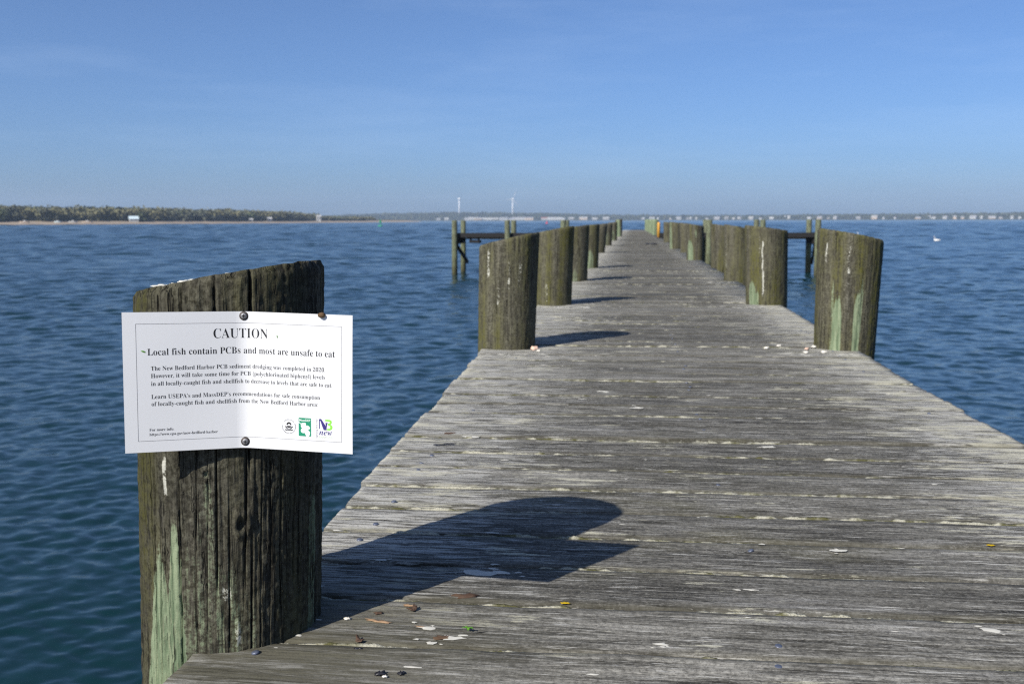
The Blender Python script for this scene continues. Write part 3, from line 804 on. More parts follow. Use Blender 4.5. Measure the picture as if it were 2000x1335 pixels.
NAIL_V, NAIL_F = lathe([(.0065, -.002), (.0068, .0012), (.0055, .0024), (.002, .0028)], 10)
NAIL = pymesh('nail', NAIL_V, NAIL_F, True); NAIL.materials.append(M['steel'])
variants = {}
gaps = []
count = 0
stuffV, stuffF = [], []
for k in range(len(ys) - 1):
    a, b = ys[k], ys[k + 1]
    yc = (a + b) / 2; gap = random.uniform(.007, .014) if yc < 12 else .008
    w = (b - a) - gap
    xl = interp(EDGE_L, yc) + random.gauss(0, .0045); xr = interp(EDGE_R, yc) + random.gauss(0, .0045)
    if 1.0 < yc < 30 and random.random() < .12: xl -= random.uniform(.006, .014)
    if 1.0 < yc < 30 and random.random() < .12: xr += random.uniform(.006, .014)
    gaps.append((b - gap / 2, gap, xl, xr))
    if yc > 1.0 and count < 300:
        if yc < 9.0:
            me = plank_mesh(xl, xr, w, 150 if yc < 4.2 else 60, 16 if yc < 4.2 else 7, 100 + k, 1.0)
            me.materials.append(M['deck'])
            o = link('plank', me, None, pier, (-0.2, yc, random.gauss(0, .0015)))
        else:
            v_ = k % 8
            if v_ not in variants:
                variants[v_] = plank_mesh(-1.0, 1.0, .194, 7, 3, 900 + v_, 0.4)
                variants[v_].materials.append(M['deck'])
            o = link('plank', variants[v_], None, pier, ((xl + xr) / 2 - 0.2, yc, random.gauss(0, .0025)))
            o.scale = ((xr - xl) / 2, w / .194, 1)
        o.rotation_euler = (0, 0, math.atan(SKEW * (1.0 if yc < 6 else max(0, 1 - (yc - 6) / 10))) + random.gauss(0, .0012))
        # boards turn about x = 0 of the deck's middle line, keep the middle where it was
        if yc < 9.0: o.location.y -= 0.1 * SKEW
        count += 1
        if yc < 6.5:
            for nx_ in (-.60, .235, 1.06):
                for ny_ in (-.052, .05):
                    if random.random() < (.34 if .2 < nx_ < .3 else .16):
                        q = bpy.data.objects.new('nail', NAIL); COL.objects.link(q); q.parent = o
                        q.location = (nx_ + random.gauss(0, .008), ny_ + random.gauss(0, .01), random.uniform(-.0005, .0012))
                        q.rotation_euler = (random.gauss(0, .12), random.gauss(0, .12), 0)
    else:
        n0 = len(stuffV)
        for z in (-.065, 0.0):
            for px_, py_ in ((xl, a + gap / 2), (xr, a + gap / 2), (xr, b - gap / 2), (xl, b - gap / 2)): stuffV.append((px_ - .2, py_, z))
        stuffF += [tuple(n0 + i for i in q) for q in ((3, 2, 1, 0), (4, 5, 6, 7), (0, 1, 5, 4), (1, 2, 6, 5), (2, 3, 7, 6), (3, 0, 4, 7))]
me = pymesh('outer_planks', stuffV, stuffF); me.materials.append(M['deck']); fattr(me, 'edge', np.zeros(len(stuffV)))
tag(link('outer_planks', me, None, pier), None, None, None, 'stuff')

# stringers and cross beams that carry the boards
for xx in (-.55, .25, 1.0):
    bm = bmesh.new(); add_box(bm, xx - .06 - .2, xx + .06 - .2, -2.9, 69.2, -.30, -.072); link('stringer', bm_mesh('stringer', bm), M['joist'], pier)
BENTS = [1.9, 5.72, 8.6, 11.9, 15.0, 18.1, 21.9, 24.9, 27.7, 31.9, 34.8, 42.5, 48, 55, 62, 68]
for yy in BENTS:
    bm = bmesh.new(); add_box(bm, -1.0, .99, yy - .07, yy + .07, -.56, -.303); link('cross_beam', bm_mesh('cross_beam', bm), M['joist'], pier)

# lichen and dirt that fill the joints between the boards
def build_gap_lichen():
    V, F = [], []
    g = np.random.default_rng(77)
    for (yg, gp, xl, xr) in gaps:
        if yg < 1.05 or yg > 16: continue
        step = .006 if yg < 3.2 else (.012 if yg < 6 else .03)
        xs = np.arange(xl + .005, xr - .005, step)
        near = 1.0 if yg < 4 else 0.8
        pres = vnoise(xs * 2.2, np.full_like(xs, yg * 7.7), 41) * .65 + vnoise(xs * 14, np.full_like(xs, yg * 3.3), 42) * .35
        wv = (.0025 + .0095 * vnoise(xs * 22, np.full_like(xs, yg * 5.1), 43) * vnoise(xs * 3, np.full_like(xs, yg * 9.1), 46)) * near
        off = (vnoise(xs * 5, np.full_like(xs, yg * 2.1), 44) - .5) * .005
        hz = -.006 + .010 * vnoise(xs * 40, np.full_like(xs, yg * 4.1), 45) * sstep(.3, .6, pres) + g.uniform(-.0012, .0012, len(xs))
        sk = SKEW * (1.0 if yg < 6 else max(0, 1 - (yg - 6) / 10))
        prev = None
        for i in range(len(xs)):
            yy = yg + sk * (xs[i] - .1) + off[i]
            if pres[i] < (.30 if yg < 2.5 else .24):
                hzz, ww = -.02, gp * .5
            else:
                hzz, ww = hz[i], max(wv[i], gp * .55)
            n0 = len(V)
            V += [(xs[i], yy - ww - .001, -.006 if ww > gp * .6 else -.02), (xs[i], yy - ww * .5, hzz - .001), (xs[i], yy + ww * .4, hzz), (xs[i], yy + ww + .001, -.006 if ww > gp * .6 else -.02)]
            if prev is not None:
                for j in range(3): F.append((prev + j, n0 + j, n0 + j + 1, prev + j + 1))
            prev = n0
    me = pymesh('joint_lichen', [(a - .2, b, c) for a, b, c in V], F, True)
    o = link('joint_lichen', me, M['lichen'], pier); tag(o, None, None, None, 'stuff')
build_gap_lichen()

# dried droppings: thin splats on the boards, most along the edges and round the pilings
def build_droppings():
    V, F = [], []
    g = random.Random(5)
    def splat(x, y, r, stretch=1.6, z=.0012):
        if x - r * stretch * 1.3 < interp(EDGE_L, y) + .01 or x + r * stretch * 1.3 > interp(EDGE_R, y) - .01: return
        n = 9; c = len(V); V.append((x, y, z + .0022 * min(1, r / .02)))
        ph = g.uniform(0, 6.28)
        for k in range(n):
            a = 2 * math.pi * k / n + ph; rr = r * g.uniform(.45, 1.25)
            V.append((x + rr * math.cos(a) * stretch, y + rr * math.sin(a) * .75, z - .0006))
        for k in range(n): F.append((c, c + 1 + k, c + 1 + (k + 1) % n))
    spots = [(-.30, 1.90, .022), (-.262, 1.905, .016), (-.53, 3.15, .03), (-.41, 3.32, .022), (-.12, 4.05, .02), (.02, 3.7, .02), (.30, 4.0, .018), (.42, 3.1, .014),
             (.05, 1.60, .010), (-.35, 1.62, .012), (-.30, 1.585, .014), (-.33, 1.56, .008), (.62, 1.72, .016), (.98, 1.74, .03), (1.02, 1.78, .018), (.44, 2.12, .012), (-.52, 1.95, .01)]
    for s in spots:
        splat(*s)
        for _ in range(3): splat(s[0] + g.gauss(0, s[2] * 1.4), s[1] + g.gauss(0, s[2]), s[2] * g.uniform(.2, .45))
    for _ in range(420):
        y = 1.25 + 14 * g.random() ** 1.7
        x = g.uniform(-.7, 1.18)
        e = abs(x - .25)
        if g.random() > .25 + .75 * (e / .95) ** 2: continue
        splat(x, y, g.uniform(.0015, .006) * (1 + y * .12), g.uniform(1.2, 3.0))
    for px_, py_ in ((-.69, 5.2), (1.08, 5.35), (-.66, 8.05), (1.05, 8.2), (1.1, 11.4), (1.15, 14.6), (1.0, 17.5), (1.05, 21.5)):
        for _ in range(30):
            splat(px_ + g.gauss(0, .18), py_ - abs(g.gauss(0, .10)), g.uniform(.005, .022), g.uniform(1.2, 2.6))
    V2 = [(a - .2, b, c) for a, b, c in V]
    o = link('bird_droppings', pymesh('bird_droppings', V2, F, True), M['dropping'], pier)
    tag(o, None, None, None, 'stuff')
build_droppings()

# ------------------------------------------------------------------ pilings
def ang_d(a, b):
    return np.abs((a - b + math.pi) % (2 * math.pi) - math.pi)

def piling(name, y, xb, xt, rb, rt, zl, zr, label, seed, group, nseg=96, nrow=46, zbot=-3.2, zlow=-.25, moss=.5, green=(), white=(), cracks=(), ncrack=22, dy=-.03, relief=1.0, knots=(), darken=0.0, moss_left=0.0):
    """round timber whose sawn top slopes across x (zl on the left, zr on the right).
    green / white: (angle from the face towards the camera, half width, z foot, z top, strength)"""
    base = Vector((xb, y, 0.0))
    t = empty(name, base); tag(t, label, 'piling', group)
    view = math.atan2(-base.y, -base.x)                    # direction from the piling to the photographer's feet
    th = np.linspace(0, 2 * math.pi, nseg, False)
    zt_mean = (zl + zr) / 2
    zrow = np.concatenate([[zbot, zbot * .6, zlow - .4], np.linspace(zlow, 1.0, nrow)])   # 1.0 marks the top
    nr = len(zrow)
    TH = np.repeat(th[None, :], nr, 0)
    phi = (TH - view + math.pi) % (2 * math.pi) - math.pi    # + is to the right seen from the camera
    topz = zt_mean + (zr - zl) / 2 * np.cos(TH) + dy * np.sin(TH)
    topz = topz + (vnoise(TH * 9, TH * 0 + 5, seed + 9) - .5) * .003
    s = np.concatenate([[0, 0, 0], np.linspace(0, 1, nrow)])[:, None]
    Z = np.where(np.arange(nr)[:, None] < 3, zrow[:, None] + 0 * TH, zlow + (topz - zlow) * s)
    f = np.clip(Z / zt_mean, -6, 1.2)
    RR = rb + (rt - rb) * np.clip(f, -2.0, 1.1)
    U = TH / (2 * math.pi)
    lob = (vnoise(U * 7, Z * 1.1 + 3, seed, 7) - .5) * .009 + (vnoise(U * 19, Z * 1.6, seed + 1, 19) - .5) * .0014
    fib = (vnoise(U * 64, Z * 4.0, seed + 2, 64) - .5) * .0022 + (vnoise(U * 150, Z * 9, seed + 3, 150) - .5) * .0022
    pit = (vnoise(U * 130, Z * 90, seed + 7, 130) - .5) * .0026
    crack = np.zeros_like(TH)
    g = np.random.default_rng(seed)
    cl = list(cracks)
    for _ in range(ncrack):
        z0 = g.uniform(-.3, zt_mean); cl.append((g.uniform(-math.pi, math.pi), z0, z0 + g.uniform(.15, .8), g.uniform(.004, .008), g.uniform(.0025, .007)))
    minw = 2.2 * math.pi / nseg
    for (a0, z0, z1, wd, dp) in cl:
        cen = a0 + (vnoise(Z * 7, Z * 0 + a0 * 10, seed + 5) - .5) * .03
        wdd = max(wd, minw)
        e = np.clip(1 - ang_d(phi, cen) / wdd, 0, 1) * sstep(z0 - .03, z0 + .05, Z) * (1 - sstep(z1 - .08, z1 + .02, Z))
        crack = np.maximum(crack, e * min(1.0, wd / minw * 1.1) )
        RR = RR - e * dp * min(1.0, wd / minw)
    RR = RR + (lob + fib * (1.0 if nseg >= 200 else .5) + pit * (nseg >= 200)) * relief
    RR = RR - .006 * sstep(.985, 1.0, s) * (1 + 0 * TH)
    for (a0, z0, rk) in knots:
        q = np.sqrt(((phi - a0) * rb) ** 2 + ((Z - z0) * .7) ** 2) / rk
        RR = RR + .006 * np.exp(-(q - .9) ** 2 * 6) * (q < 3) * (.4 + vnoise(U * 80, Z * 60, seed + 21, 80)) - .007 * np.exp(-q * q * 5)
        crack = np.maximum(crack, .55 * np.exp(-q * q * 7))
    cxz = xb + (xt - xb) * np.clip(f, -1.5, 1.2) - xb
    X = cxz + RR * np.cos(TH); Y = RR * np.sin(TH)
    # top: rings towards the centre
    rings = [.93, .8, .6, .35, .12]
    VX, VY, VZ = [X], [Y], [Z]
    ct = cxz[-1].mean()
    for q in rings:
        xx = ct + (X[-1] - ct) * q; yy = Y[-1] * q
        zz = zt_mean + (xx - ct) / rt * (zr - zl) / 2 + yy / rt * dy + (vnoise(xx * 60, yy * 60, seed + 8) - .5) * .006
        VX.append(xx[None]); VY.append(yy[None]); VZ.append(zz[None])
    X = np.vstack(VX); Y = np.vstack(VY); Z = np.vstack(VZ); nr2 = nr + len(rings)
    V = np.stack([X, Y, Z], -1).reshape(-1, 3)
    me = quadmesh(name, V, gridfaces(nr2, nseg, True), True)
    phi2 = np.vstack([phi] + [phi[-1:]] * len(rings)); body = (np.arange(nr2) < nr)[:, None] * np.ones((1, nseg))
    gm = np.zeros((nr2, nseg)); wm = np.zeros((nr2, nseg)); mm = np.zeros((nr2, nseg))
    for (a0, hw, z0, z1, st) in green:
        taper = np.clip((z1 - Z) / max(.02, (z1 - z0)), 0, 1)
        hwz = hw * (0.25 + .75 * sstep(0, .45, taper))
        gm = np.maximum(gm, st * (1 - sstep(hwz * .75, hwz * 1.1, ang_d(phi2, a0))) * sstep(z0 - .06, z0 + .02, Z) * (1 - sstep(z1 - .10, z1, Z)) * body)
    for (a0, hw, z0, z1, st) in white:
        cen = a0 + (vnoise(Z * 16, Z * 0 + 3, seed + 15) - .5) * .06
        wm = np.maximum(wm, st * (1 - sstep(hw * .6, hw * 1.2, ang_d(phi2, cen))) * sstep(z0 - .05, z0, Z) * (1 - sstep(z1 - .03, z1 + .01, Z)) * body)
    mn = vnoise(TH * 3.1, Z[:nr] * 1.3, seed + 11) ** 1.3
    mm[:nr] = np.clip((mn * 1.5 + .5 * sstep(.12, -.02, Z[:nr]) * 0 + .35 * (1 - sstep(0.0, .3, Z[:nr]))) * moss, 0, 1)
    mm[:nr] = np.clip(mm[:nr] + moss_left * sstep(-.75, -1.15, phi) * sstep(-.1, .35, Z[:nr]), 0, 1)
    mm[nr:] = moss * .5
    wm[nr:] = .30 + .35 * vnoise(X[nr:] * 25, Y[nr:] * 25, seed + 12)
    cr = np.vstack([crack] + [np.zeros((1, nseg))] * len(rings))
    fattr(me, 'darken', darken * (1 - .85 * np.clip(gm + wm, 0, 1)) * (.75 + .5 * vnoise(np.vstack([TH] + [TH[:1]] * len(rings)) * 2.2, Z * 2.5, seed + 31)))
    fattr(me, 'green', gm); fattr(me, 'white', wm); fattr(me, 'moss', mm); fattr(me, 'crack', cr)
    link('timber', me, M['pile'], t)
    return t

GL, GR = 'pilings along the left edge of the pier', 'pilings along the right edge of the pier'
def phi_of(fr): return math.asin(max(-1, min(1, 2 * fr - 1)))
# the piling that carries the sign; positions of checks and stains read across its visible width
hc = [(phi_of((302 - 266) / 360), -.05, .34, .012, .007), (phi_of((314 - 266) / 360), -.4, .20, .013, .011), (phi_of((349 - 266) / 360), -.1, .50, .013, .010), (phi_of((378 - 266) / 360), -.2, .40, .010, .005),
      (phi_of((398 - 266) / 360), 0, .36, .010, .005), (phi_of((415 - 266) / 360), .1, .6, .013, .007), (phi_of((439 - 266) / 360), .0, .3, .010, .005), (phi_of((468 - 266) / 360), .1, .38, .014, .008),
      (phi_of((478 - 266) / 360), -.05, .22, .014, .007), (phi_of((474 - 258) / 372), .30, .66, .022, .016), (phi_of((349 - 258) / 372), .36, .66, .010, .008), (phi_of((409 - 258) / 372), .40, .66, .010, .008),
      (phi_of((535 - 266) / 360), .05, .36, .012, .009), (phi_of((560 - 266) / 360), .10, .38, .012, .007), (phi_of((590 - 266) / 360), -.1, .3, .012, .006)]
hero = piling('piling', 1.627, -.703, -.682, .1530, .1555, .578, .634, 'dark cracked piling nearest the camera, carrying the caution sign', 3, GL, nseg=640, nrow=190, zlow=-.32, moss=.42,
       green=[(phi_of(.12), .30, -.6, .20, 1.0), (phi_of(.20), .16, -.5, .26, 1.0), (phi_of(.46), .12, -.02, .22, .46), (phi_of(.36), .10, .0, .36, .40), (phi_of(.56), .12, -.1, .16, .34), (phi_of(.28), .10, -.3, .30, .40), (phi_of(.93), .1, .0, .3, .6)],
       white=[(phi_of(.15), .03, .28, .345, .62), (phi_of(.47), .06, .10, .14, .52), (phi_of(.52), .04, .02, .07, .42)], cracks=hc, ncrack=34, dy=-.004, darken=.40, moss_left=.9, knots=[(phi_of(.54), .215, .013), (phi_of(.36), .30, .006)])
piling('piling', 5.46, -.704, -.688, .155, .164, .560, .634, 'broad grey-olive piling with slanted top, second along the left edge', 23, GL, nseg=224, nrow=70, moss=.75,
       white=[(phi_of(.16), .07, .40, .56, .5), (phi_of(.34), .06, .26, .40, .45), (phi_of(.50), .05, .34, .50, .5), (phi_of(.68), .06, .36, .52, .5)], dy=-.003)
piling('piling', 8.32, -.676, -.662, .155, .160, .592, .650, 'piling with a yellow-green moss streak, third along the left edge', 33, GL, nseg=160, nrow=50, moss=1.0, dy=-.003, white=[(phi_of(.3), .08, .05, .2, .45)])
piling('piling', 11.54, -.700, -.682, .152, .155, .600, .642, 'slim-looking mossy piling, fourth along the left edge', 43, GL, moss=.8, green=[(.0, .3, -.1, .2, .45)], dy=-.003)
piling('piling', 14.64, -.684, -.662, .150, .150, .604, .640, 'piling with pale green foot, fifth along the left edge', 53, GL, moss=.7, green=[(.1, .5, -.1, .32, .62)], dy=-.003)
piling('piling', 21.48, -.790, -.735, .148, .150, .592, .618, 'leaning dark piling, sixth along the left edge', 63, GL, nseg=40, nrow=14, moss=.5, dy=-.003)
piling('piling', 27.41, -.780, -.765, .148, .150, .590, .612, 'grey-green piling, seventh along the left edge', 73, GL, nseg=40, nrow=14, moss=.5, green=[(0, .5, -.1, .5, .5)], dy=-.003)
piling('piling', 34.51, -.770, -.765, .148, .150, .600, .632, 'greenish piling, eighth along the left edge', 83, GL, nseg=40, nrow=14, moss=.6, green=[(.1, .6, -.1, .4, .55)], dy=-.003)
piling('piling', 42.2, -.690, -.690, .150, .150, .700, .733, 'tall pale piling at the far end of the left edge', 93, GL, nseg=40, nrow=14, moss=.3, green=[(-.2, .8, -.1, .9, .8)], dy=0)

piling('piling', 5.64, 1.153, 1.166, .160, .175, .652, .584, 'broad piling with two pale green streaks, nearest on the right edge', 203, GR, nseg=256, nrow=80, moss=1.0,
       green=[(phi_of(.36), .17, -.05, .34, .9), (phi_of(.28), .06, -.1, .44, .55), (phi_of(.67), .13, -.02, .36, .9), (phi_of(.72), .05, .1, .44, .6)], white=[(phi_of(.16), .05, .48, .60, .55), (phi_of(.5), .04, .36, .58, .42)], dy=-.003)
piling('piling', 8.52, 1.097, 1.079, .168, .174, .652, .606, 'piling with a long white dropping run and green foot, second on the right edge', 213, GR, nseg=200, nrow=60, moss=1.0,
       green=[(phi_of(.16), .24, -.05, .24, .9), (phi_of(.27), .12, .0, .17, .8)], white=[(phi_of(.42), .034, .10, .54, .82), (phi_of(.36), .025, .44, .62, .5)], dy=-.003)
piling('piling', 11.71, 1.180, 1.165, .155, .156, .645, .585, 'plain grey piling half hidden behind the white-streaked one on the right edge', 223, GR, moss=.6, white=[(phi_of(.08), .1, -.1, .5, .42)], dy=-.003)
piling('piling', 14.9, 1.262, 1.243, .154, .156, .640, .590, 'grey-olive piling, fourth along the right edge', 233, GR, moss=.9, dy=-.003)
piling('piling', 17.85, 1.050, 1.036, .150, .160, .636, .582, 'piling with a broad pale green lower face and notched top, fifth on the right edge', 243, GR, moss=.6, green=[(phi_of(.22), .42, -.1, .40, 1.0), (phi_of(.55), .1, .40, .58, .7)], dy=-.003)
piling('piling', 21.78, 1.118, 1.095, .150, .152, .636, .590, 'brownish piling, sixth along the right edge', 253, GR, nseg=48, nrow=16, moss=.4, dy=-.003)
piling('piling', 24.49, .975, .965, .150, .150, .650, .610, 'piling with a thin pale green stripe, seventh along the right edge', 263, GR, nseg=48, nrow=16, moss=.7, green=[(phi_of(.1), .35, -.1, .7, .9)], dy=-.003)
piling('piling', 31.65, 1.026, 1.016, .148, .148, .636, .600, 'small dull piling just right of the orange post on the right edge', 273, GR, nseg=40, nrow=14, moss=.4, dy=-.003)
for k_, (yy, xx, lb) in enumerate(((47.0, .92, 'pale green piling at the far right, first beyond the orange post'), (53.0, .86, 'pale green piling at the far right, second beyond the orange post'), (59.5, .80, 'pale green piling at the far right, third beyond the orange post'), (66.0, .76, 'pale green piling at the far right, last before the pier end'))):
    piling('piling', yy, xx, xx, .15, .15, .72, .70, lb, 283 + k_ * 10, GR, nseg=40, nrow=14, moss=.1, green=[(0, 3.2, -.3, 1.2, 1.0)], dy=0)
ot = tag(empty('marker_post', (.886, 38.6, 0)), 'slim bright orange post standing on the far right edge of the deck', 'post')
v, f = lathe([(.058, .002), (.058, .56), (.045, .60), (.01, .61)], 18); link('tube', pymesh('tube', v, f, True), M['orange'], ot)
v, f = lathe([(.085, .001), (.085, .02), (.06, .03)], 18); link('base_plate', pymesh('base_plate', v, f), M['rust'], ot)

# ------------------------------------------------------------------ side platforms (T-head) at about 52 m
def side_platform(sx, xs, label):
    t = tag(empty('side_platform', (sx * 5.4, 53.3, 0)), label, 'platform')
    ox, oy = sx * 5.4, 53.3
    x0, x1 = (xs[0] - .1, -.98) if sx < 0 else (1.08, xs[-1] + .1)
    n = int((x1 - x0) / .2)
    for k in range(n):                                              # deck boards run away from us
        bm = bmesh.new(); a = x0 + (x1 - x0) * k / n; add_box(bm, a - ox, a + (x1 - x0) / n - .012 - ox, 52.25 - oy, 54.4 - oy, -.06, 0)
        link('plank', bm_mesh('plank', bm), M['pale_timber'], t)
    bm = bmesh.new(); add_box(bm, x0 - ox, x1 - ox, 52.16 - oy, 52.245 - oy, -.20, .03); link('fascia_beam', bm_mesh('fascia_beam', bm), M['dark_timber'], t)
    bm = bmesh.new(); add_box(bm, x0 + .3 - ox, x1 - ox, 54.42 - oy, 54.5 - oy, -.34, -.03); link('rear_beam', bm_mesh('rear_beam', bm), M['pale_timber'], t)
    for xx in xs:
        for yy, dx in ((52.0, 0), (54.68, 0)):
            v, f = lathe([(.155, -3.2), (.15, -1.2), (.145, .66), (.13, .69)], 18)
            me = quadmesh('post', np.array(v), np.array(f[:-2]), True)
            cap = pymesh('post', v, f, True)
            nv = len(v); zz = np.array([p[2] for p in v])
            fattr(cap, 'green', np.where(zz > -1.5, .50, .1)); fattr(cap, 'white', np.zeros(nv)); fattr(cap, 'moss', np.where(zz < -1, .9, .25)); fattr(cap, 'crack', np.zeros(nv)); fattr(cap, 'darken', np.zeros(nv))
            o = link('post', cap, M['pile'], t, (xx + dx - ox, yy - oy, 0))
            o.rotation_euler = (random.gauss(0, .006), random.gauss(0, .006), random.uniform(0, 6))
            bpy.data.meshes.remove(me)
    xe = xs[0] if sx < 0 else xs[-1]
    # diagonal brace between the two end posts and a low block under the beam
    d = Vector((0.32, 2.6, -1.25)); L = d.length
    bm = bmesh.new(); add_box(bm, -.05, .05, 0, L, -.09, .09)
    o = link('brace', bm_mesh('brace', bm), M['dark_timber'], t, (xe - ox - sx * .02 - .1, 52.05 - oy, -.35)); o.rotation_euler = d.to_track_quat('Y', 'Z').to_euler()
    bm = bmesh.new(); add_box(bm, xe - ox - (.0 if sx > 0 else -.15), xe - ox + (-.2 if sx > 0 else .05) , 52.3 - oy, 54.4 - oy, -.55, -.2); link('cap_beam', bm_mesh('cap_beam', bm), M['dark_timber'], t)
    if sx < 0:
        bm = bmesh.new(); add_box(bm, -8.72 - ox, -8.18 - ox, 52.3 - oy, 53.0 - oy, -.50, -.36); link('step', bm_mesh('step', bm), M['dark_timber'], t)
        bm = bmesh.new(); add_box(bm, -8.70 - ox, -8.62 - ox, 52.4 - oy, 52.5 - oy, -.37, -.07); add_box(bm, -8.28 - ox, -8.20 - ox, 52.4 - oy, 52.5 - oy, -.37, -.07); link('hanger', bm_mesh('hanger', bm), M['dark_timber'], t)
side_platform(-1, [-9.45, -6.64, -3.72], 'side platform on tall posts reaching left from the pier')
side_platform(1, [3.75, 6.42, 9.15], 'side platform on tall posts reaching right from the pier')

# ------------------------------------------------------------------ caution sign
SW, SH = .3556, .2159
C0 = np.array([-.606, 1.482, .452]); AX = np.array([.021, .008, 1.0]); AX /= np.linalg.norm(AX)
def wing(deg):
    d = np.array([math.cos(R(deg)), math.sin(R(deg)), 0.0]); d -= AX * (d @ AX); return d / np.linalg.norm(d)
DR, DL = wing(-3.77), wing(25.7)
def sign_pt(u, v, off=0.0):
    """u, v in mm from the top left corner of the sheet; off in mm towards the reader"""
    s = (u - 177.8) / 1000.0; b = .014
    if s <= -b: q = DL * s
    elif s >= b: q = DR * s
    else: q = (DL + DR) / 2 * s + (DR - DL) * ((s * s + b * b) / (4 * b))
    k = min(1, max(0, (s + b) / (2 * b))); d = DL * (1 - k) + DR * k
    nrm = np.cross(d, AX); nrm /= np.linalg.norm(nrm)
    wavy = .0012 * math.sin(u * .021 + 1.0) * math.sin(v * .014 + .4)
    return C0 + q + AX * (SH / 2 - v / 1000.0) + nrm * (off / 1000.0 + wavy)
sign = tag(empty('caution_sign', tuple(C0)), 'white laminated CAUTION notice creased round the front of the nearest piling', 'sign')
t = NT('laminated_paper'); t.bsdf.inputs['Coat Weight'].default_value = 0.15; t.bsdf.inputs['Coat Roughness'].default_value = 0.3
_n = t.noise(t.n('ShaderNodeTexCoord').outputs['Object'], 9.0, 4.0)
M['paper'] = t.done(t.mix(_n, (0.61, 0.62, 0.64), (0.64, 0.645, 0.655)), 0.45, None, 0.3)
def ink(name, col): return plain(name, col, 0.5, 0.04, 20.0, 0.3)
M['ink'] = ink('black_ink', (0.012, 0.012, 0.014)); M['ink_green'] = ink('green_ink', (0.012, 0.22, 0.12)); M['ink_white'] = ink('white_ink', (0.8, 0.82, 0.8))
M['ink_navy'] = ink('navy_ink', (0.035, 0.025, 0.16)); M['ink_lime'] = ink('lime_ink', (0.22, 0.58, 0.06)); M['ink_pale'] = ink('pale_grey_ink', (0.50, 0.56, 0.46)); M['ink_grey'] = ink('grey_ink', (0.20, 0.19, 0.22)); M['ink_line'] = ink('line_ink', (0.10, 0.10, 0.11))
us = np.concatenate([np.linspace(0, 160, 17), np.linspace(163, 193, 13), np.linspace(196, 355.6, 17)]); vs = np.linspace(0, 215.9, 15)
V, F = [], []
for lay in (0.0, -.45):
    for u in us:
        for v in vs: V.append(sign_pt(u, v, lay) - C0)
nu, nv = len(us), len(vs); N = nu * nv
for q in gridfaces(nu, nv): F.append(tuple(int(i) for i in q)); F.append(tuple(int(i) + N for i in reversed(q)))
for i in range(nu - 1): F += [(i*nv, (i+1)*nv, N+(i+1)*nv, N+i*nv), ((i+1)*nv+nv-1, i*nv+nv-1, N+i*nv+nv-1, N+(i+1)*nv+nv-1)]
for j in range(nv - 1): F += [(j+1, j, N+j, N+j+1), ((nu-1)*nv+j, (nu-1)*nv+j+1, N+(nu-1)*nv+j+1, N+(nu-1)*nv+j)]
me = pymesh('sheet', V, F)
bm = bmesh.new(); bm.from_mesh(me); bmesh.ops.recalc_face_normals(bm, faces=bm.faces); bm.to_mesh(me); bm.free()
link('sheet', me, M['paper'], sign)

def on_sign(name, pts, faces, mat, off=.12):
    me = pymesh(name, [sign_pt(u, v, off) - C0 for u, v in pts], faces)
    bm = bmesh.new(); bm.from_mesh(me)
    nd = np.cross(DL + DR, AX)
    for fc in bm.faces:
        fc.normal_update()
        if fc.normal.dot(Vector(nd)) < 0: fc.normal_flip()
    bm.to_mesh(me); bm.free()
    return link(name, me, M[mat], sign)

def serif(s):
    o = ''
    for ch in s:
        if 'A' <= ch <= 'Z': o += chr(0x1D400 + ord(ch) - 65)
        elif 'a' <= ch <= 'z': o += chr(0x1D41A + ord(ch) - 97)
        elif '0' <= ch <= '9': o += chr(0x1D7CE + ord(ch) - 48)
        else: o += ch
    return o
def slanted(s): return ''.join(chr(0x1D482 + ord(ch) - 97) for ch in s)

def text_geo(body, offset=0.0):
    cu = bpy.data.curves.new('lettering', 'FONT'); cu.body = body; cu.offset = offset; cu.resolution_u = 3
    o = bpy.data.objects.new('lettering', cu); COL.objects.link(o)
    bpy.context.view_layer.update()
    me = o.evaluated_get(bpy.context.evaluated_depsgraph_get()).to_mesh()
    P = [(v.co.x, v.co.y) for v in me.vertices]; Fc = [tuple(p.vertices) for p in me.polygons]
    bpy.data.objects.remove(o); bpy.data.curves.remove(cu)
    return P, Fc
def text(name, body, u0, u1, vb, cap, mat='ink', offset=-.008, cap_units=None, off=.14, rot=False):
    P, Fc = text_geo(body, offset)
    xs = [p[0] for p in P]; x0, x1 = min(xs), max(xs)
    k = cap / (cap_units or .68)
    if rot: pts = [(u0 - y * k, vb - (x - x0) / (x1 - x0) * (vb - u1)) for x, y in P]
    else: pts = [(u0 + (x - x0) / (x1 - x0) * (u1 - u0), vb - y * k) for x, y in P]
    return on_sign(name, pts, Fc, mat, off)

text('headline', serif('CAUTION'), 131.7, 216.8, 41.3, 15.0, offset=-.010)
text('text_line', serif('Local fish contain PCBs and most are unsafe to eat'), 35.1, 327.4, 65.7, 10.2, offset=-.007)
text('text_line', serif('The New Bedford Harbor PCB sediment dredging was completed in 2020.'), 39.6, 311.5, 89.1, 6.5, offset=-.007)
text('text_line', serif('However, it will take some time for PCB (polychlorinated biphenyl) levels'), 39.3, 311.3, 100.6, 6.5, offset=-.007)
text('text_line', serif('in all locally-caught fish and shellfish to decrease to levels that are safe to eat.'), 39.3, 322.8, 112.6, 6.5, offset=-.007)
text('text_line', serif('Learn USEPA’s and MassDEP’s recommendations for safe consumption'), 39.3, 302.8, 132.8, 6.5, offset=-.007)
text('text_line', serif('of locally-caught fish and shellfish from the New Bedford Harbor area:'), 39.3, 299.3, 144.0, 6.5, offset=-.007)
text('text_line', serif('For more info:'), 35.4, 71.0, 183.0, 4.3, offset=-.006)
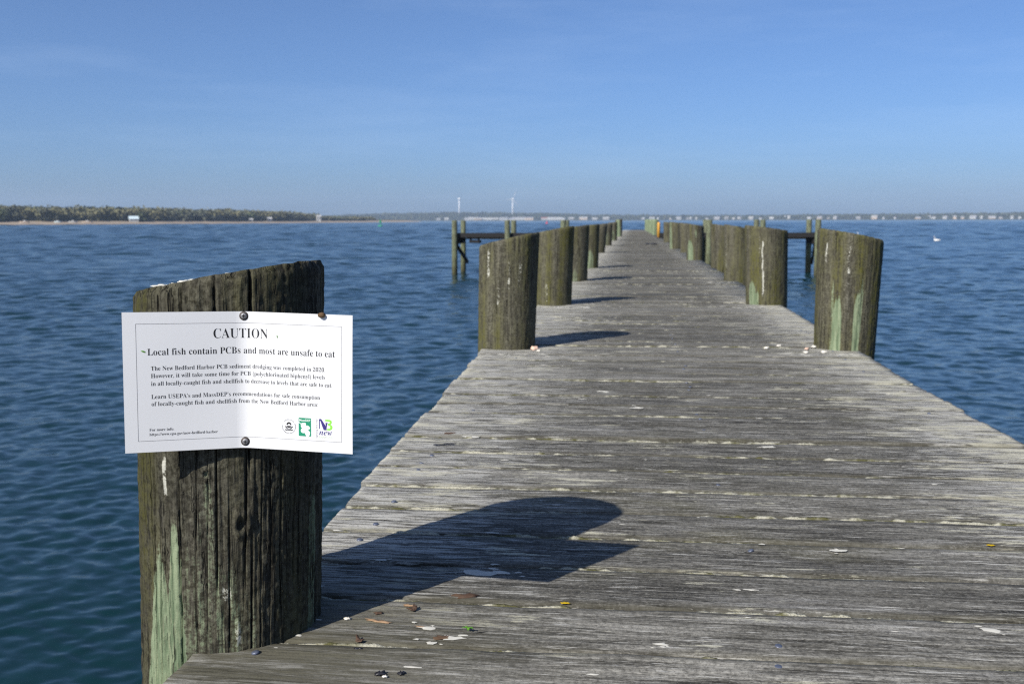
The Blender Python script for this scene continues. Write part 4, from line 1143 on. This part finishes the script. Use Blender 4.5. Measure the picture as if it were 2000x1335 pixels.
text('text_line', serif('https://www.epa.gov/new-bedford-harbor'), 35.4, 136.0, 190.2, 4.3, offset=-.006)
# thin frame line
fp, ff = [], []
def bar(u0, v0, u1, v1, n):
    for i in range(n):
        a, b = i / n, (i + 1) / n; c = len(fp)
        if abs(u1 - u0) > abs(v1 - v0): fp.extend([(u0 + (u1-u0)*a, v0), (u0 + (u1-u0)*b, v0), (u0 + (u1-u0)*b, v1), (u0 + (u1-u0)*a, v1)])
        else: fp.extend([(u0, v0 + (v1-v0)*a), (u1, v0 + (v1-v0)*a), (u1, v0 + (v1-v0)*b), (u0, v0 + (v1-v0)*b)])
        ff.append((c, c + 1, c + 2, c + 3))
bar(19, 17.6, 338, 18.1, 60); bar(19, 198.0, 338, 198.5, 60); bar(19, 18.1, 19.5, 198.0, 24); bar(337.5, 18.1, 338, 198.0, 24)
on_sign('frame_line', fp, ff, 'ink_line')
# round agency seal
def poly(name, pts, mat, off=.12): return on_sign(name, pts, [tuple(range(len(pts)))], mat, off)
sc_u, sc_v = 251.1, 178.0
seal = []; sf = []
def add_poly(pts):
    c = len(seal); seal.extend(pts); sf.append(tuple(range(c, c + len(pts))))
def arc(cu, cv, ru, rv, a0, a1, n): return [(cu + ru * math.cos(R(a0 + (a1 - a0) * i / n)), cv - rv * math.sin(R(a0 + (a1 - a0) * i / n))) for i in range(n + 1)]
dome = arc(sc_u, sc_v - 2.6, 4.2, 4.4, 0, 180, 16)
add_poly(dome[:9] + [(sc_u, sc_v - 4.9), (sc_u + 1.3, sc_v - 3.6), (sc_u + 1.3, sc_v - 2.6)])
add_poly(dome[8:] + [(sc_u - 1.3, sc_v - 2.6), (sc_u - 1.3, sc_v - 3.6), (sc_u, sc_v - 4.9)])
add_poly([(sc_u - 4.0, sc_v - 1.0)] + arc(sc_u, sc_v - 1.0, 4.0, 3.0, 180, 360, 12)[1:])
add_poly([(sc_u - 7.2, sc_v + 4.2), (sc_u - 3.0, sc_v + 5.0), (sc_u, sc_v + 4.4), (sc_u + 3.0, sc_v + 5.0), (sc_u + 7.2, sc_v + 4.2), (sc_u + 5.5, sc_v + 6.6), (sc_u + 1, sc_v + 6.0), (sc_u, sc_v + 6.9), (sc_u - 1, sc_v + 6.0), (sc_u - 5.5, sc_v + 6.6)])
for s_ in (-1, 1):
    add_poly([(sc_u + s_ * 6.8, sc_v - .8), (sc_u + s_ * 6.4, sc_v + .8), (sc_u + s_ * 3.2, sc_v + 4.2), (sc_u + s_ * 1.6, sc_v + 4.2), (sc_u + s_ * 2.6, sc_v + 3.6), (sc_u + s_ * 5.6, sc_v + .6)])
    add_poly([(sc_u + s_ * 6.8, sc_v - .8), (sc_u + s_ * 5.6, sc_v + .6), (sc_u + s_ * 2.6, sc_v + 3.6), (sc_u + s_ * 1.0, sc_v + 4.4), (sc_u + s_ * .9, sc_v + 4.0), (sc_u + s_ * 2.4, sc_v + 2.4), (sc_u + s_ * 4.6, sc_v + .1)])
add_poly([(sc_u - .3, sc_v + 2), (sc_u + .3, sc_v + 2), (sc_u + .3, sc_v + 4.6), (sc_u - .3, sc_v + 4.6)])
on_sign('seal', seal, sf, 'ink')
ring_p, ring_f = [], []
TXT = 'UNITED STATES ENVIRONMENTAL PROTECTION AGENCY'
segs = [('UNITED STATES', 140, 40), ('ENVIRONMENTAL PROTECTION', 200, 340), ('AGENCY', 24, -14)]
for body, a0, a1 in (('UNITED STATES', 138, 42), ('ENVIRONMENTAL PROTECTION', 172, 360), ('AGENCY', 30, -8)):
    P, Fc = text_geo(body, 0.02); xs = [p[0] for p in P]; w_ = max(xs); c = len(ring_p)
    for x, y in P:
        a = R(a0 + (a1 - a0) * x / w_); inner = (body == 'ENVIRONMENTAL PROTECTION'); rr = 11.6 - y * 1.9 if inner else 10.3 + y * 1.9
        ring_p.append((sc_u + rr * math.cos(a), sc_v - rr * math.sin(a)))
    ring_f += [tuple(i + c for i in q) for q in Fc]
on_sign('seal_lettering', ring_p, ring_f, 'ink_line')
# green square with a pale leaf
def rrect(u0, v0, u1, v1, r):
    p = []
    for cu, cv, a in ((u1 - r, v0 + r, 0), (u0 + r, v0 + r, 90), (u0 + r, v1 - r, 180), (u1 - r, v1 - r, 270)): p += arc(cu, cv, r, r, a, a + 90, 5)
    return p
poly('green_badge', rrect(267.3, 163.0, 287.9, 192.0, 1.3), 'ink_green')
text('badge_lettering', 'MassDEP', 268.6, 286.6, 168.4, 3.4, 'ink_white', .006, .7, .24)
leaf = [(267.4, 169.8), (269.2, 170.4), (271.0, 172.2), (273.5, 171.0), (276.5, 170.8), (279.2, 171.0), (279.4, 173.4), (278.6, 175.2), (281.6, 174.6), (284.4, 175.8), (286.2, 178.4), (285.0, 180.6), (282.6, 181.8), (284.8, 183.6), (286.2, 186.2), (285.2, 190.0), (283.6, 192.6), (282.2, 193.6), (280.2, 191.6), (278.0, 188.2), (276.8, 186.2), (274.8, 187.2), (272.2, 186.2), (270.8, 183.6), (271.6, 181.0), (273.6, 179.6), (271.8, 178.2), (271.0, 175.6), (271.2, 173.4), (269.0, 171.6), (267.4, 171.0)]
poly('badge_leaf', leaf, 'ink_white', .26)
vp, vf = [], []
def stroke(a, b, w):
    d = Vector((b[0] - a[0], b[1] - a[1])); n_ = Vector((-d.y, d.x)).normalized() * w / 2; c = len(vp)
    vp.extend([(a[0] + n_.x, a[1] + n_.y), (b[0] + n_.x, b[1] + n_.y), (b[0] - n_.x, b[1] - n_.y), (a[0] - n_.x, a[1] - n_.y)]); vf.append((c, c + 1, c + 2, c + 3))
for a, b in (((271.2, 173.2), (277.4, 178.2)), ((277.4, 178.2), (281.0, 186.5)), ((281.0, 186.5), (283.2, 193.4)), ((277.4, 178.2), (284.0, 177.8)), ((277.8, 179.0), (275.6, 183.8)), ((281.0, 186.5), (284.0, 188.8))): stroke(a, b, .35)
on_sign('leaf_vein', vp, vf, 'ink_pale', .36)
# city mark
poly('city_letter', [(301.0, 163.4), (304.6, 163.0), (309.2, 169.6), (313.4, 176.0), (313.4, 180.4), (308.6, 180.4), (306.0, 174.0), (303.4, 166.2), (302.4, 166.2), (302.3, 178.8), (301.0, 178.8)], 'ink_navy')
poly('city_letter', [(311.2, 163.6), (318.0, 163.6), (321.2, 164.6), (322.0, 167.2), (321.4, 169.8), (319.8, 171.2), (322.2, 172.6), (323.2, 175.4), (322.2, 178.6), (318.4, 180.4), (314.0, 180.4), (314.0, 178.0), (318.2, 177.6), (319.6, 175.6), (318.6, 173.4), (315.6, 172.6), (315.6, 169.8), (318.4, 169.0), (318.8, 167.4), (317.4, 166.4), (311.2, 166.2)], 'ink_lime')
poly('city_letter', [(311.6, 169.0), (315.0, 168.4), (313.4, 176.0), (312.2, 174.4)], 'ink_navy', .2)
text('city_word', slanted('new'), 301.0, 322.4, 188.4, 6.2, 'ink_navy', -.004, .47)
text('city_word', 'bedford', 301.0, 322.4, 193.2, 4.0, 'ink_pale', .004, .72)
text('city_motto', 'lighting the way', 298.2, 163.4, 193.4, 2.4, 'ink_grey', .002, .7, .14, True)

# screws: two on the crease, one old bolt at the top edge
def screw(u, v, r, mat, parent, cross=True):
    p = sign_pt(u, v, .2); k = np.cross(DL + DR, AX); k /= np.linalg.norm(k)
    vv, f_ = lathe([(r * 1.0, -.001), (r, .0016), (r * .86, .0026), (r * .5, .0031)], 20)
    q = Vector(k).to_track_quat('Z', 'Y')
    o = link('screw', pymesh('screw', vv, f_, True), M[mat], parent, tuple(p - C0)); o.rotation_mode = 'QUATERNION'; o.rotation_quaternion = q
    if cross:
        bm = bmesh.new(); add_box(bm, -r * .5, r * .5, -r * .13, r * .13, .0024, .0034); add_box(bm, -r * .13, r * .13, -r * .5, r * .5, .0024, .0035)
        link('slot', bm_mesh('slot', bm), M['black'], o)
        vv, f_ = lathe([(r * 1.5, -.0012), (r * 1.45, .0006), (r * 1.05, .0010)], 20); link('washer', pymesh('washer', vv, f_, True), M['rust'], o)
    return o
screw(177.8, 6.9, .0048, 'screw_grey', sign); screw(178.2, 205.6, .0048, 'screw_grey', sign)
b_ = screw(306.0, 1.2, .0052, 'rust_brown', sign, False); b_.name = 'bolt'; b_.scale = (1.1, .8, 2.2)

# ------------------------------------------------------------------ small debris
def chip(name, x, y, sx, sy, h, rz, mat, label, cat, seed, curl=0.0, group=None, z0=0.0):
    """irregular flake with real thickness, rim resting on the boards"""
    g = random.Random(seed); n = 15; V, F = [], []
    sx *= .85; sy *= .85; h *= .7
    rad = [g.uniform(.55, 1.15) * (1.12 if k % 4 else .8) for k in range(n)]
    for lay in range(3):
        for k in range(n):
            a = 2 * math.pi * k / n; rr = rad[k]
            if lay == 0: V.append((sx * rr * math.cos(a), sy * rr * math.sin(a), .0006 + curl * (rr * math.cos(a)) ** 2 + g.uniform(0, .3) * h))
            elif lay == 1: p = V[k]; V.append((p[0] * .97, p[1] * .97, p[2] + h * .35))
            else: p = V[k]; V.append((p[0] * .55 + g.gauss(0, sx * .08), p[1] * .55 + g.gauss(0, sy * .08), p[2] * .4 + h * g.uniform(.45, 1.3)))
    c = len(V); V.append((0, 0, h))
    for lay in range(2):
        for k in range(n): F.append((lay*n+k, lay*n+(k+1) % n, (lay+1)*n+(k+1) % n, (lay+1)*n+k))
    for k in range(n): F.append((2*n+k, 2*n+(k+1) % n, c))
    F.append(tuple(range(n - 1, -1, -1)))
    o = link(name, pymesh(name, V, F, True), M[mat], None, (x, y, z0)); o.rotation_euler = (0, 0, rz)
    return tag(o, label, cat, group)
chip('dead_leaf', -.306, 1.766, .030, .010, .008, .1, 'leaf_brown', 'ragged dark brown leaf litter just right of the sign shadow', 'leaf', 1)
chip('dead_leaf', -.392, 1.692, .010, .013, .005, .9, 'leaf_brown', 'upright reddish brown leaf scrap below the sign shadow', 'leaf', 2, .006)
chip('dead_leaf', -.449, 1.672, .010, .006, .004, .2, 'leaf_brown', 'small rounded brown chip at the lower edge of the piling shadow', 'leaf', 3)
chip('dead_leaf', -.449, 1.550, .012, .008, .006, -.5, 'leaf_brown', 'folded brown leaf on the board just right of the nearest piling', 'leaf', 4, .006)
chip('bark_flake', -.314, 1.582, .022, .010, .0025, .1, 'stain', 'flat rusty brown bark flake left of the green sprout', 'bark', 5)
chip('bark_flake', -.44, 1.637, .030, .006, .003, -.25, 'straw', 'long orange splinter lying beside the piling shadow', 'bark', 6)
chip('bark_flake', -.40, 1.712, .018, .005, .004, -.05, 'straw', 'pale tan splinter in the joint under the piling shadow', 'bark', 7)
chip('bark_flake', -.36, 1.622, .016, .004, .002, -.2, 'straw', 'thin orange fibre scrap between the rusty flake and the splinter', 'bark', 16)
chip('pebble', -.497, 1.640, .008, .006, .005, .3, 'shell', 'small whitish stone at the edge of the piling shadow', 'stone', 8)
chip('lichen_tuft', -.119, 1.757, .012, .0035, .004, .03, 'yellow', 'bright yellow lichen tuft in a joint below the sign shadow', 'lichen', 9)
chip('lichen_tuft', .77, 2.190, .012, .004, .004, .03, 'yellow', 'bright yellow lichen tuft in a joint at the right edge of the picture', 'lichen', 10)
chip('mussel_shell', -.385, 1.436, .011, .007, .007, .2, 'mussel', 'black mussel shell at the bottom of the picture, left of its mate', 'shell', 11)
chip('mussel_shell', -.352, 1.442, .008, .006, .006, .6, 'mussel', 'black mussel shell at the bottom of the picture, right of its mate', 'shell', 12)
chip('shell_fragment', -.376, 1.428, .006, .004, .004, .2, 'shell', 'white shell splinter beside the black mussel shells', 'shell', 13)
chip('mussel_shell', -.445, 1.523, .009, .004, .003, .0, 'mussel', 'dark bluish shell below the folded brown leaf', 'shell', 14)
chip('feather', -.584, 3.02, .045, .008, .004, .3, 'mussel', 'dark feather lying across a joint near the left edge', 'feather', 15)
chip('dead_leaf', -.60, 3.17, .03, .016, .008, .1, 'leaf_brown', 'brown leaf scrap left of the white dropping near the left edge', 'leaf', 17)
chip('shell_fragment', -.535, 5.32, .026, .018, .028, .4, 'shell_pink', 'pinkish shell heap at the foot of the second left piling', 'shell', 18)
chip('shell_fragment', -.505, 5.27, .016, .012, .014, 1.4, 'shell', 'pale shell right of the pinkish heap by the second left piling', 'shell', 19)
for k_, (x_, y_, mt_, lb_) in enumerate(((.80, 5.62, 'shell', 'round white shell farthest left by the nearest right piling'), (.93, 5.50, 'shell_pink', 'pink shell bit at the foot of the nearest right piling'), (.90, 5.36, 'shell', 'long white shell in front of the nearest right piling'), (.985, 5.60, 'shell', 'white shell touching the nearest right piling'), (1.0, 5.38, 'shell', 'small white shell below the nearest right piling'), (.72, 5.52, 'shell', 'pale shell left of the others by the nearest right piling'))):
    chip('shell_fragment', x_, y_, .02, .014, .014, k_ * .8, mt_, lb_, 'shell', 30 + k_, 0, 'shell bits by the nearest right piling')
for k_, (x_, y_, lb_) in enumerate(((.36, 28.6, 'dark lump on the far deck, left one of two'), (.52, 28.6, 'dark lump on the far deck, right one of two'))):
    chip('debris_lump', x_, y_, .09, .12, .05, .2, 'mussel', lb_, 'debris', 50 + k_, 0, 'dark lumps on the far deck')
# sprout
sp = tag(empty('sprout', (-.276, 1.612, 0)), 'tiny green seedling growing from a board in the foreground', 'plant')
for k_ in range(7):
    a = k_ * 2.4; L = random.uniform(.006, .012); lv = []
    for i in range(4):
        s_ = i / 3; w_ = .0022 * math.sin(math.pi * (0.1 + .85 * s_)); r_ = L * s_
        for sg in (-1, 1): lv.append((r_ * math.cos(a) - sg * w_ * math.sin(a), r_ * math.sin(a) * .8 + sg * w_ * math.cos(a), .003 + .012 * s_ * (1.2 - s_) + .0015 * (k_ % 3)))
    link('leaf', pymesh('leaf', lv, [(i*2, i*2+1, i*2+3, i*2+2) for i in range(3)]), M['sprout'], sp)
tw = chip('twig', -.253, 1.612, .016, .0012, .0015, .35, 'black', 'thin dark twig leaning right of the green seedling', 'twig', 60)
# bits of green stuck on the sheet
def fleck(u, v, a, L, w, label):
    P = [(u + L * c * math.cos(a) - w * s * math.sin(a), v + L * c * math.sin(a) + w * s * math.cos(a)) for c, s in ((-1, 0), (-.4, -1), (.5, -.8), (1, .1), (.4, .9), (-.5, .8))]
    V = [sign_pt(x, y, .2) for x, y in P] + [sign_pt(u, v, 1.0)]
    o = link('leaf_scrap', pymesh('leaf_scrap', [p - V[-1] for p in V], [(i, (i + 1) % 6, 6) for i in range(6)] ), M['sprout'], None, tuple(V[-1]))
    tag(o, label, 'leaf', 'green scraps stuck on the sign')
fleck(29.5, 59.8, .35, 4.0, 1.3, 'green leaf scrap stuck on the sign left of the second line')
fleck(232.5, 37.5, 1.35, 2.6, .9, 'tiny green leaf scrap stuck on the sign right of the headline')
# droppings and crumbs along the sloping top of the nearest piling
V, F = [], []
g = random.Random(9)
def crumb(x, y, z, r, h):
    c = len(V); n = 7
    for lay, (k1, z1) in enumerate(((1.0, -.001), (.8, h * .6), (.35, h))):
        for k in range(n):
            a = 2 * math.pi * k / n; rr = r * k1 * g.uniform(.75, 1.2); V.append((x + rr * math.cos(a) * 1.5, y + rr * math.sin(a), z + z1))
    for lay in range(2):
        for k in range(n): F.append((c+lay*n+k, c+lay*n+(k+1) % n, c+(lay+1)*n+(k+1) % n, c+(lay+1)*n+k))
    F.append(tuple(c + 2*n + k for k in range(n)))
for k in range(260):
    a = g.uniform(0, 2 * math.pi); q = math.sqrt(g.random()) * .141
    x = q * math.cos(a); y_ = q * math.sin(a)
    if (x > .06 and g.random() < .85) or vnoise(np.array([x * 38 + 9]), np.array([y_ * 38 + 4]), 17)[0] < .5: continue
    crumb(.021 + x, y_, .607 + x / .159 * .025 + y_ / .159 * -.004, g.uniform(.002, .008), g.uniform(.0003, .0012))
crumb(-.065, -.085, .5885, .006, .005)
tag(link('top_droppings', pymesh('top_droppings', V, F, True), M['dropping'], hero), None, None, None, 'stuff')

# ------------------------------------------------------------------ haze
HZ = NT('haze_air')
HZ.t.nodes.remove(HZ.bsdf)
pv = HZ.n('ShaderNodeVolumePrincipled'); pv.inputs['Color'].default_value = (0.55, 0.71, 0.94, 1); pv.inputs['Density'].default_value = 0.00014; pv.inputs['Anisotropy'].default_value = 0.0
HZ.l(pv.outputs[0], [n for n in HZ.t.nodes if n.type == 'OUTPUT_MATERIAL'][0].inputs['Volume'])
bm = bmesh.new(); add_box(bm, -5700, 5700, -5700, 5700, -6.5, 135.0)
hz = link('haze', bm_mesh('haze', bm), HZ.m); tag(hz, 'thin sea haze over the harbour', None, None, 'stuff')
